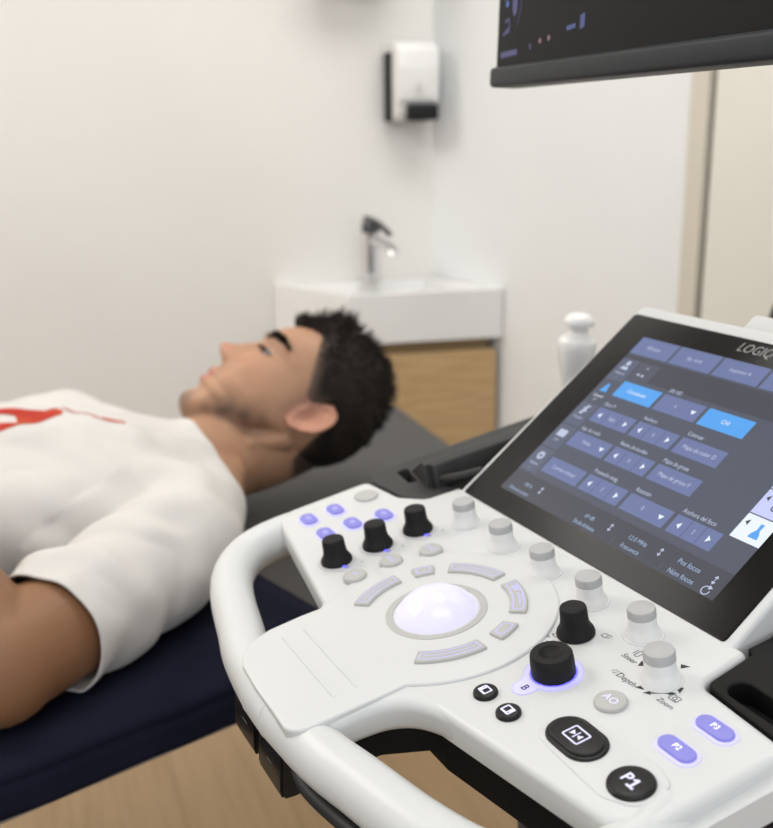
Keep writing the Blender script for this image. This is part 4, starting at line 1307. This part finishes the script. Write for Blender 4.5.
# sterno-mastoid on the near side, larynx
body.tube([head_pt(78, -108, 54), head_pt(40, -88, 44), body_pt(0.165, N0+0.025, 0.078)], [0.012, 0.012, 0.010], 12)
body.tube([head_pt(20, -58), head_pt(4, -60), body_pt(0.16, N0, 0.078)], [0.017, 0.020, 0.02], 14)
TEX = [1.8, 1.75, 1.7, 1.75, 1.95, 2.15]
vs, fs = ring_loft(torso(), exs=TEX); body.add(vs, fs)
for sg in (1, -1):
    S_, E_, W_ = SH[sg], EL[sg], WR[sg]
    nb = body_pt(0.145, N0+sg*0.035, 0.050)
    body.tube(smooth_path([nb, body_pt(0.195, N0+sg*0.105, 0.052), S_], 4), [0.034 + 0.013*(i/8) for i in range(9)], 24)
    body.tube(smooth_path([S_, S_+(E_-S_)*0.35, S_+(E_-S_)*0.7, E_], 4), [0.048, 0.048, 0.048, 0.048, 0.048, 0.048, 0.048, 0.0475, 0.047, 0.0465, 0.046, 0.0455, 0.045], 28)
    body.tube(smooth_path([E_, E_+(W_-E_)*0.3, E_+(W_-E_)*0.65, W_], 4), [0.043, 0.046, 0.0475, 0.0475, 0.0465, 0.044, 0.041, 0.038, 0.035, 0.032, 0.0295, 0.028, 0.027], 28)
    bmx = bmesh.new(); bmesh.ops.create_uvsphere(bmx, u_segments=24, v_segments=16, radius=0.0475)
    for v in bmx.verts: v.co += E_
    body.bm_add(bmx); bmx.free()
    # hand resting on the belly
    fd = (W_-E_).normalized()*0.35 + AX*0.55 - NR*sg*0.45 + V((0, 0, -0.42))
    fd.normalize()
    sd_ = fd.cross(ZV).normalized()
    pn = sd_.cross(fd)
    K1 = W_ + fd*0.095
    body.tube([W_ - fd*0.01, W_ + fd*0.03, W_ + fd*0.065, K1], [(0.026, 0.019), (0.034, 0.018), (0.041, 0.016), (0.040, 0.013)], 20)
    for q, (off, ln) in enumerate(((-0.030, 0.068), (-0.010, 0.078), (0.010, 0.073), (0.029, 0.058))):
        b_ = K1 - fd*0.012 + sd_*off
        d2_ = (fd + sd_*off*3).normalized()
        body.tube([b_, b_ + d2_*ln*0.5, b_ + d2_*ln*0.82 - pn*0.008, b_ + d2_*ln - pn*0.018], [0.0095, 0.0088, 0.008, 0.006], 12)
    tdir = (fd*0.75 - sd_*sg*0.66).normalized()
    tb_ = W_ + fd*0.03 - sd_*sg*0.026
    body.tube([tb_, tb_ + tdir*0.035, tb_ + tdir*0.062 + fd*0.006], [0.014, 0.011, 0.008], 12)

def remeshed(mb, vox, smooth_it, name='tmp', fac=0.5):
    me = bpy.data.meshes.new(name)
    me.from_pydata([tuple(v) for v in mb.v], [], mb.f)
    bm = bmesh.new(); bm.from_mesh(me); bmesh.ops.recalc_face_normals(bm, faces=bm.faces); bm.to_mesh(me); bm.free()
    ob = bpy.data.objects.new(name, me); C.objects.link(ob)
    r = ob.modifiers.new('r', 'REMESH'); r.mode = 'VOXEL'; r.voxel_size = vox; r.use_smooth_shade = True
    s = ob.modifiers.new('s', 'SMOOTH'); s.factor = fac; s.iterations = smooth_it
    out_ = bpy.data.meshes.new_from_object(ob.evaluated_get(bpy.context.evaluated_depsgraph_get()))
    bpy.data.objects.remove(ob); bpy.data.meshes.remove(me)
    return out_
bme = remeshed(body, 0.0024, 3)
# keep face detail crisp: pull head vertices a little back to the modelled surface is not needed at this size

def skin_material():
    mt = node_mat('skin', (0.52, 0.305, 0.20), 0.52, spec=0.35, sss=0.25)
    nt = mt.node_tree; N, L = nt.nodes, nt.links
    b = N['Principled BSDF']
    def attr(nm):
        a = N.new('ShaderNodeAttribute'); a.attribute_name = nm; return a.outputs['Fac']
    def mix(fac, a, bcol):
        mx = N.new('ShaderNodeMix'); mx.data_type = 'RGBA'
        L.new(fac, mx.inputs[0])
        if isinstance(a, tuple): mx.inputs[6].default_value = (*a, 1)
        else: L.new(a, mx.inputs[6])
        mx.inputs[7].default_value = (*bcol, 1)
        return mx.outputs[2]
    tc = N.new('ShaderNodeTexCoord')
    nz = N.new('ShaderNodeTexNoise'); nz.inputs['Scale'].default_value = 40; nz.inputs['Detail'].default_value = 5
    L.new(tc.outputs['Object'], nz.inputs['Vector'])
    mr = N.new('ShaderNodeMapRange'); mr.inputs[1].default_value = 0.4; mr.inputs[2].default_value = 0.7; mr.inputs[4].default_value = 0.5
    L.new(nz.outputs['Fac'], mr.inputs[0])
    col = mix(mr.outputs[0], (0.440, 0.250, 0.152), (0.375, 0.198, 0.118))
    col = mix(attr('tan'), col, (0.25, 0.122, 0.060))
    col = mix(attr('flush'), col, (0.56, 0.235, 0.17))
    col = mix(attr('lips'), col, (0.42, 0.155, 0.125))
    n2 = N.new('ShaderNodeTexNoise'); n2.inputs['Scale'].default_value = 900; n2.inputs['Detail'].default_value = 2
    L.new(tc.outputs['Object'], n2.inputs['Vector'])
    ml = N.new('ShaderNodeMath'); ml.operation = 'MULTIPLY'
    m2 = N.new('ShaderNodeMapRange'); m2.inputs[1].default_value = 0.25; m2.inputs[2].default_value = 0.6; m2.inputs[3].default_value = 0.55
    L.new(n2.outputs['Fac'], m2.inputs[0]); L.new(attr('stubble'), ml.inputs[0]); L.new(m2.outputs[0], ml.inputs[1])
    col = mix(ml.outputs[0], col, (0.060, 0.047, 0.040))
    col = mix(attr('scalp'), col, (0.050, 0.036, 0.028))
    L.new(col, b.inputs['Base Color'])
    bp = N.new('ShaderNodeBump'); bp.inputs['Strength'].default_value = 0.12; bp.inputs['Distance'].default_value = 0.0006
    L.new(n2.outputs['Fac'], bp.inputs['Height']); L.new(bp.outputs[0], b.inputs['Normal'])
    return mt
M['skin'] = skin_material()

HAIRLINE = [(-2, 166), (-8, 171), (-14, 180), (-22, 188), (-30, 184), (-36, 172), (-43, 159), (-52, 147), (-63, 134), (-72, 123), (-82, 116), (-90, 122), (-102, 138), (-114, 136), (-120, 118), (-124, 90), (-132, 66), (-165, 50), (-200, 46)]
def hair_edge(f):
    tab = sorted((a, b) for a, b in HAIRLINE)
    return lerp(tab, f)
def hair_amount(u, f, s):
    """>0 inside the hair (mm above the hairline)"""
    a = abs(s)
    he = hair_edge(f)
    return u - he

n_ = len(bme.vertices)
A_l, A_s, A_f, A_t, A_c = [0.0]*n_, [0.0]*n_, [0.0]*n_, [0.0]*n_, [0.0]*n_
for i, v in enumerate(bme.vertices):
    p = v.co
    u, f, s = head_inv(p)
    a = abs(s)
    if -30 < u < 240 and -200 < f < 60 and a < 95:
        # lips
        if f > -22 and 33 < u < 61 and a < 25:
            A_l[i] = max(0, min(1, (1.15 - ((u-46.5)/12.5)**2 - (a/23.0)**4)*2.0))
        # stubble: chin, moustache, jaw band up to the sideburn
        st = 0.0
        if f > -130:
            st = max(st, 0.80*gau(u-6, 13)*gau(a, 27)*(1 if f > -30 else 0))
            st = max(st, 0.30*gau(u-64, 6)*gau(a, 20)*(1 if f > -26 else 0))
            jl = 14 + (-f-20)*0.52                                # height of the beard band on the cheek at this f
            st = max(st, 0.50*gau(u-jl-13, 17)*(1 if a > 18 else 0)*max(0, min(1, (-f-8)/14))*max(0, min(1, (95+f)/25)))
            st = max(st, 0.35*gau(f+80, 13)*(1 if u > 55 else 0)*gau(u-112, 26)*(1 if a > 40 else 0))
        st *= 0.70 + 0.6*noise.noise(V((u*0.07, f*0.07, s*0.07)))
        A_s[i] = max(0, min(0.92, st*1.75)) * (1-A_l[i])
        # flush of nose, ear
        fl = 0.55*gau(u-80, 13)*gau(a, 16)*(1 if f > 0 else 0) + 0.25*gau(u-95, 16)*gau(a-40, 16)*(1 if f > -50 else 0)
        if a > 67 and -140 < f < -74 and 78 < u < 150: fl = max(fl, 0.5)
        A_f[i] = min(1, fl)
        h_ = hair_amount(u, f, s)
        if f < 10 and u > 45 and not (a > 71 and -130 < f < -78 and 80 < u < 145):
            A_c[i] = max(0, min(1, (h_+3)/9))*0.93
    else:
        for sg in (1, -1):
            if ((p-PH).dot(NR)-N0)*sg > 0.02 or (p-WR[sg]).length < 0.22:
                d_ = (p - SH[sg]).dot((EL[sg]-SH[sg]).normalized())
                A_t[i] = max(A_t[i], max(0.0, min(1, (d_-0.02)/0.12)) if (p-PH).dot(AX) < 0.9 else 0.0)
    if u < 20 and f < -20: A_t[i] = max(A_t[i], 0.10)
for nm, arr in (('lips', A_l), ('stubble', A_s), ('flush', A_f), ('tan', A_t), ('scalp', A_c)):
    at = bme.attributes.new(nm, 'FLOAT', 'POINT')
    at.data.foreach_set('value', arr)

for v in bme.vertices:
    if v.co.z < BC: v.co.z = BC + 0.02*(v.co.z - BC)
# the person: an Empty at the couch under the shoulders
man = root('person', rel((PH.x, PH.y, ZC)))
bme.materials.clear(); bme.materials.append(M['skin'])
for p in bme.polygons: p.use_smooth = True
bo_ = bpy.data.objects.new('body', bme)
link(bo_, man, TW)
tag(man, 'man with short dark hair lying on his back in a white t-shirt', 'person')

# brows, closed-down eyes
def on_face(u, a_deg):
    f, s = head_surface(u, math.radians(a_deg))
    return f, s
def face_f(u, s):
    lo, hi = 0.0, pi/2
    for _ in range(30):
        md = (lo+hi)/2
        if head_surface(u, md)[1] < abs(s): lo = md
        else: hi = md
    return head_surface(u, lo)[0]
rnd = random.Random(7)
def hair_strand(mb, p0, d, ln, r0, bend=V((0, 0, 0)), n=4, k=4):
    path, rad_ = [], []
    p = p0.copy(); d = d.normalized()
    for i in range(k+1):
        path.append(p.copy()); rad_.append(max(r0*(1-(i/k)**1.6), r0*0.06))
        p = p + d*(ln/k)
        d = (d + bend*(1.0/k)).normalized()
    mb.tube(path, rad_, n, up=HS)
for sg in (1, -1):
    eb = MB(1.0)
    for i in range(620):
        t = rnd.random()
        s = 12 + 45*t
        uc = 133.5 + 7.0*math.sin(min(t*1.35, 1.35)*1.35) - 7.5*max(0, t-0.62)**1.3
        u = uc + (rnd.random()-0.5)*(9.5 if t < 0.6 else 9.5*(1-t)/0.4+2)
        f = face_f(u, s) + 0.3
        d = HS*sg*(0.8+0.2*rnd.random()) + HU*(0.45-0.75*t) + HF*0.12
        hair_strand(eb, head_pt(u, f, sg*s), d, 0.0085, 0.0006, V((0, 0, 0)), 4, 2)
    eb.build('eyebrow', M['lash'], man, TW)
    ey = MB(1.0)
    bmx = bmesh.new(); bmesh.ops.create_uvsphere(bmx, u_segments=28, v_segments=18, radius=0.0118)
    c_ = head_pt(116.0, face_f(116, 31) - 11.4, sg*31)
    for v in bmx.verts: v.co = v.co + c_
    ey.bm_add(bmx); bmx.free()
    eo = ey.build('eye', M['eye'], man, TW)
    ll = MB(1.0)
    # lash line, lid slit
    for du, wd_, fo in ((2.6, 0.0011, 1.0), (-2.4, 0.0006, 0.8)):
        pts = []
        for k in range(13):
            t = k/12
            s = 18 + 27*t
            u = 115.6 + du*math.sin(pi*t)**0.8 + 1.2*(t-0.5)
            pts.append(head_pt(u, face_f(u, s) + fo, sg*s))
        ll.tube(pts, [wd_*(0.5+math.sin(pi*k/12)) for k in range(13)], 6, up=HF)
    for k in range(46):
        t = rnd.random(); s = 18 + 28*t
        u = 115.6 + 2.6*math.sin(pi*t)**0.8 + 1.2*(t-0.5)
        hair_strand(ll, head_pt(u, face_f(u, s)+1.0, sg*s), HF*1.0 + HS*sg*(t-0.3)*0.9 + HU*(-0.15), 0.0075, 0.0004, HU*0.5, 4, 2)
    pts = []
    ring_ = [(0.0055*math.cos(a), 0.0034*math.sin(a)) for a in [2*pi*i/16 for i in range(16)]]
    c2_ = head_pt(115.8, face_f(115.8, 29.5) + 0.6, sg*29.5)
    nrm = (HF*0.93 + HS*sg*0.36).normalized(); e1 = HU.cross(nrm).normalized()
    ll.add([c2_ + e1*x + HU*y for x, y in ring_], [list(range(16))])
    ll.build('lashes', M['lash'], eo, TW)

# hair: a shell over the scalp plus tapered locks
def hair_material():
    mt = node_mat('dark_brown_hair', (0.011, 0.008, 0.006), 0.6, spec=0.18)
    vary(mt, (0.026, 0.017, 0.012), 60, 4, 0.4, 0.75, bump=0.5, bscale=500, dist=0.001)
    return mt
def hair_fade(mt):
    nt = mt.node_tree; N, L = nt.nodes, nt.links
    b = N['Principled BSDF']
    src = b.inputs['Base Color'].links[0].from_socket
    a = N.new('ShaderNodeAttribute'); a.attribute_name = 'fade'
    mx = N.new('ShaderNodeMix'); mx.data_type = 'RGBA'
    L.new(a.outputs['Fac'], mx.inputs[0]); L.new(src, mx.inputs[6]); mx.inputs[7].default_value = (0.135, 0.090, 0.068, 1)
    L.new(mx.outputs[2], b.inputs['Base Color'])
    return mt
M['hair'] = hair_fade(hair_material())
FADE = []
hb = MB(1.0)
def cap_thick(u, f, s):
    top = max(0.0, min(1, (u-176)/30))
    side = 2.6 + 4.0*max(0, min(1, (u-120)/60))
    back = max(0, min(1, (-f-120)/40))
    return side + 12*top + 2.5*back
nu, nt_ = 90, 120
grid = {}
vs, fs = [], []
for j in range(nu+1):
    u = 44 + (216-44)*j/nu
    for i in range(nt_):
        th = 2*pi*i/nt_
        f, s = head_surface(u, th)
        h_ = hair_amount(u, f, s)
        edge = max(-1.0, min(1.0, h_/6.0))
        ear_ = abs(s) > 55 and -136 < f < -90 and u < 140
        t = cap_thick(u, f, s)*max(0.0, edge) - 3.0*(1-max(0.0, edge))
        if u < 70: t = min(t, 2.0 + (u-60)*0.1)
        cf, cs, cu = f+88, s, u-110
        nrm = V((cf/82.0, cs/72.0, max(0, (u-120))/95.0)); nrm.normalize()
        t += 1.1*noise.noise(V((u*0.10, f*0.10, s*0.10)))*max(0, edge)
        FADE.append(max(0.0, min(1.0, 1-(h_-1)/20))*(0.95 if (-96 < f < -34 and u < 176) else (0.5 if f <= -96 and u < 100 else 0.0)))
        vs.append(head_pt(u + nrm.z*t, f + nrm.x*t, s + nrm.y*t))
for j in range(nu):
    for i in range(nt_):
        fs.append((j*nt_+i, j*nt_+(i+1) % nt_, (j+1)*nt_+(i+1) % nt_, (j+1)*nt_+i))
fs.append(tuple(range(nu*nt_, (nu+1)*nt_)))
hb.add(vs, fs)
# locks on the top, brushed up and forward; shorter ones on crown and sides
cnt = 0
while cnt < 1300:
    u = 150 + 66*rnd.random()**0.7; th = 2*pi*rnd.random()
    f, s = head_surface(u, th)
    if hair_amount(u, f, s) < 3: continue
    cf = V(((f+88)/82.0, s/72.0, (u-120)/95.0)); cf.normalize()
    nv = HF*cf.x + HS*cf.y + HU*cf.z
    front = max(0, min(1, (f+90)/80)); top = max(0, min(1, (u-170)/35))
    ln = 0.010 + 0.020*top*(0.55+0.6*front) + 0.006*rnd.random()
    if u < 175: ln = 0.009
    d = nv*(0.22+0.26*front) + HU*(0.50*top+0.05) + HF*(0.30*front - 0.45*(1-front)) + V((rnd.uniform(-1, 1), rnd.uniform(-1, 1), rnd.uniform(-1, 1)))*0.22
    hair_strand(hb, head_pt(u, f, s) + nv*(cap_thick(u, f, s)*0.0005), d, ln, 0.0011 + 0.0009*rnd.random(), V((rnd.uniform(-1, 1), rnd.uniform(-1, 1), rnd.uniform(-1, 1)))*0.15, 5, 3)
    cnt += 1
# fringe over the forehead
for k in range(120):
    s = rnd.uniform(-42, 46); u = 168 + rnd.random()*16 + abs(s)*0.25
    f = face_f(u, s)
    d = HF*(0.75+0.3*rnd.random()) + HU*(0.35 + 0.35*rnd.random()) + HS*rnd.uniform(-0.4, 0.4)
    hair_strand(hb, head_pt(u, f-2, s), d, 0.016+0.010*rnd.random(), 0.0020, HU*0.7 - HF*0.2, 5, 3)
# quiff tuft and the cowlick at the crown
for k in range(70):
    s = rnd.uniform(-26, 30); u = 196 + rnd.random()*12; f = face_f(min(u, 205), min(abs(s), 20))
    hair_strand(hb, head_pt(u, f-3, s), HF*0.55 + HU*0.75 + HS*rnd.uniform(-0.25, 0.25), 0.032+0.014*rnd.random(), 0.0022, HU*0.4 - HF*0.1, 5, 3)
for k in range(40):
    hair_strand(hb, head_pt(200 + rnd.random()*8, -122 - rnd.random()*14, rnd.uniform(-22, 26)), HU*0.85 - HF*0.28 + HS*rnd.uniform(-0.2, 0.2), 0.022+0.008*rnd.random(), 0.003, HF*0.1, 5, 3)
ho = hb.build('hair', M['hair'], man, TW, True, 70)
at = ho.data.attributes.new('fade', 'FLOAT', 'POINT')
at.data.foreach_set('value', FADE + [0.0]*(len(ho.data.vertices)-len(FADE)))

# t-shirt: an inflated copy of the trunk and upper arms, cut at collar, cuffs and hem
shirt = MB(1.0)
vs, fs = ring_loft(torso(0.0095, 0.12, 0.93), exs=TEX[1:]); shirt.add(vs, fs)
nb = smooth_path([body_pt(0.11, N0, 0.058), body_pt(0.165, N0, 0.056), body_pt(0.21, N0, 0.050)], 4)
shirt.tube(nb, [(0.072, 0.066)]*len(nb), 36)
for sg in (1, -1):
    S_, E_ = SH[sg], EL[sg]
    shirt.tube(smooth_path([body_pt(0.145, N0+sg*0.035, 0.050), body_pt(0.195, N0+sg*0.105, 0.053), S_], 4), [0.042 + 0.013*(i/8) for i in range(9)], 28)
    shirt.tube(smooth_path([S_, S_+(E_-S_)*0.45, S_+(E_-S_)*0.95], 4), [(0.056, 0.054)]*6 + [(0.054, 0.052)]*3, 32)
for sg in (1, -1):
    bmx = bmesh.new(); bmesh.ops.create_uvsphere(bmx, u_segments=28, v_segments=20, radius=0.0545)
    for v in bmx.verts: v.co += SH[sg]
    shirt.bm_add(bmx); bmx.free()
    shirt.tube([body_pt(0.22, N0+sg*0.11, 0.066), SH[sg]], [0.052, 0.054], 28)
sme = remeshed(shirt, 0.0042, 16)
sb = bmesh.new(); sb.from_mesh(sme)
def cut(co, no, cond):
    """remove what lies on the +no side of the plane, only where cond holds"""
    fsel = [f for f in sb.faces if cond(f.calc_center_median())]
    gs = set(fsel)
    geom = list({v for f in fsel for v in f.verts}) + list({e for f in fsel for e in f.edges}) + fsel
    bmesh.ops.bisect_plane(sb, geom=geom, plane_co=co, plane_no=no, dist=1e-6)
    dl = [f for f in sb.faces if cond(f.calc_center_median()) and (f.calc_center_median()-co).dot(no) > 0]
    bmesh.ops.delete(sb, geom=dl, context='FACES')
# collar plane through the notch under the chin and the top of the near shoulder
c0 = body_pt(0.155, N0, 0.100); cN = (-AX + V((0, 0, 0.05))).normalized()
cut(c0, cN, lambda p: abs((p-PH).dot(NR)) < 0.30 and (p-PH).dot(AX) < 0.24)
for sg in (1, -1):
    ad = (EL[sg]-SH[sg]).normalized()
    hem_c = SH[sg] + (EL[sg]-SH[sg])*(0.79 if sg > 0 else 0.55)
    hn = (ad + NR*sg*(0.20) + V((0, 0, 0.10))).normalized()
    cut(hem_c, hn, lambda p, S_=SH[sg], ad=ad: ((p-S_) - ad*(p-S_).dot(ad)).length < 0.085 and (p-S_).dot(ad) > 0.10)
cut(body_pt(0.82, 0, 0), AX, lambda p: (p-PH).dot(AX) > 0.75)
loose = [v for v in sb.verts if not v.link_faces]
bmesh.ops.delete(sb, geom=loose, context='VERTS')
# folds
for v in sb.verts:
    p = v.co
    l, n, h = (p-PH).dot(AX), (p-PH).dot(NR), p.z-BC
    q = 0.0
    up_ = max(0, min(1, (h-0.02)/0.05))
    # creases running from the armpit over the chest
    dd = (l-0.30)*0.75 + (n-0.13)*0.65
    q += 0.0060*math.sin(dd*88 + 3*noise.noise(V((l*8, n*8, 2))))*gau(n-0.12, 0.075)*gau(l-0.40, 0.12)
    q += 0.0062*noise.noise(V((l*11, n*19, h*9)))*up_
    q += 0.0034*noise.noise(V((l*30, n*30, h*26)))*up_
    dS = (p-SH[1]); ad = (EL[1]-SH[1]).normalized()
    t = dS.dot(ad)
    if t > 0 and (dS-ad*t).length < 0.09:
        q += 0.0036*math.sin(t*70 + n*60 + 2*noise.noise(p*20))*gau(t-0.10, 0.09)
    v.co = p + v.normal*max(q, -0.0035)
for v in sb.verts:
    if v.co.z < BC+0.002: v.co.z = BC+0.002 + (v.co.z-BC-0.002)*0.1
sb.to_mesh(sme); sb.free()
sme.materials.clear(); sme.materials.append(M['cotton'])
for p in sme.polygons: p.use_smooth = True
so = bpy.data.objects.new('t_shirt', sme); link(so, man, TW)
md = so.modifiers.new('thick', 'SOLIDIFY'); md.thickness = 0.0018; md.offset = 1

# red print on the chest (a thin layer laid on the cloth)
bvh = BVHTree.FromPolygons([v.co.copy() for v in sme.vertices], [list(p.vertices) for p in sme.polygons])
def print_patch(mb, poly, nsub=5):
    bm = bmesh.new()
    bm.faces.new([bm.verts.new((x, y, 0)) for x, y in poly])
    bmesh.ops.triangulate(bm, faces=bm.faces)
    bmesh.ops.subdivide_edges(bm, edges=bm.edges, cuts=nsub, use_grid_fill=True)
    for v in bm.verts:
        o_ = body_pt(v.co.x, v.co.y, 0.4)
        hit_ = bvh.ray_cast(o_, V((0, 0, -1)))
        if hit_[0] is not None: v.co = hit_[0] + hit_[1]*0.0024 if hit_[1].z > 0 else hit_[0] + V((0, 0, 0.0024))
    mb.bm_add(bm); bm.free()
pm = MB(1.0)
PRINT = [
    [(0.340, 0.025), (0.317, 0.037), (0.305, 0.031), (0.300, 0.040), (0.304, 0.051), (0.324, 0.060), (0.344, 0.073), (0.352, 0.064), (0.348, 0.040)],
    [(0.344, 0.073), (0.359, 0.084), (0.374, 0.086), (0.44, 0.100), (0.44, 0.078), (0.370, 0.068), (0.360, 0.066), (0.352, 0.064)],
    [(0.340, 0.025), (0.348, 0.040), (0.361, 0.031), (0.43, 0.030), (0.43, 0.012), (0.357, 0.013)],
    [(0.2985, 0.024), (0.2915, 0.047), (0.2825, 0.0535), (0.2735, 0.0745), (0.2715, 0.073), (0.2800, 0.0515), (0.2885, 0.045), (0.2955, 0.021)],
    [(0.270, 0.070), (0.258, 0.070), (0.247, 0.076), (0.249, 0.085), (0.262, 0.081), (0.2715, 0.0755)],
]
for poly in PRINT: print_patch(pm, poly)
po = pm.build('chest_print', M['red'], so, TW, True)
po['label'] = 'red brush-stroke print'

# hem band of the near sleeve and collar rib
def loops(me):
    bm = bmesh.new(); bm.from_mesh(me)
    ed = {e.index: (e.verts[0].index, e.verts[1].index) for e in bm.edges if len(e.link_faces) == 1}
    co = {v.index: v.co.copy() for v in bm.verts}
    bm.free()
    adj = {}
    for a, b in ed.values():
        adj.setdefault(a, []).append(b); adj.setdefault(b, []).append(a)
    seen, out_ = set(), []
    for s in adj:
        if s in seen: continue
        lp = [s]; seen.add(s); cur = s
        while True:
            nx = [x for x in adj[cur] if x not in seen]
            if not nx: break
            cur = nx[0]; seen.add(cur); lp.append(cur)
        out_.append([co[i] for i in lp])
    return [l for l in out_ if len(l) > 20]

# trousers and shoes (outside the picture)
tr = MB(1.0)
rows = []
for l, wd_, top, mid in ((0.76, 0.168, 0.150, 0.074), (0.84, 0.180, 0.168, 0.076), (0.92, 0.182, 0.165, 0.076), (0.98, 0.176, 0.150, 0.07)):
    rows.append((body_pt(l, N0, mid), NR, wd_+0.012, ZV, top-mid+0.012, mid))
vs, fs = ring_loft(rows); tr.add(vs, fs)
for sg in (1, -1):
    tr.tube(smooth_path([body_pt(0.90, N0+sg*0.085, 0.085), body_pt(1.15, sg*0.095, 0.085), body_pt(1.36, sg*0.10, 0.070), body_pt(1.62, sg*0.105, 0.058)], 5), [0.090 - 0.040*(i/15) for i in range(16)], 24)
tme = remeshed(tr, 0.008, 6)
for v in tme.vertices:
    if v.co.z < BC+0.001: v.co.z = BC+0.001 + 0.02*(v.co.z-BC-0.001)
tme.materials.clear(); tme.materials.append(M['denim'])
for p in tme.polygons: p.use_smooth = True
link(bpy.data.objects.new('trousers', tme), man, TW)
for sg in (1, -1):
    sh = MB(1.0)
    sh.tube(smooth_path([body_pt(1.60, sg*0.105, 0.055), body_pt(1.68, sg*0.108, 0.055), body_pt(1.70, sg*0.115, 0.11), body_pt(1.72, sg*0.125, 0.19), body_pt(1.725, sg*0.13, 0.25)], 4), [0.045, 0.048, 0.05, 0.05, 0.05, 0.05, 0.049, 0.048, 0.048, 0.047, 0.046, 0.045, 0.044, 0.042, 0.038, 0.03, 0.015], 18)
    sh.build('shoe', M['shoe'], man, TW)
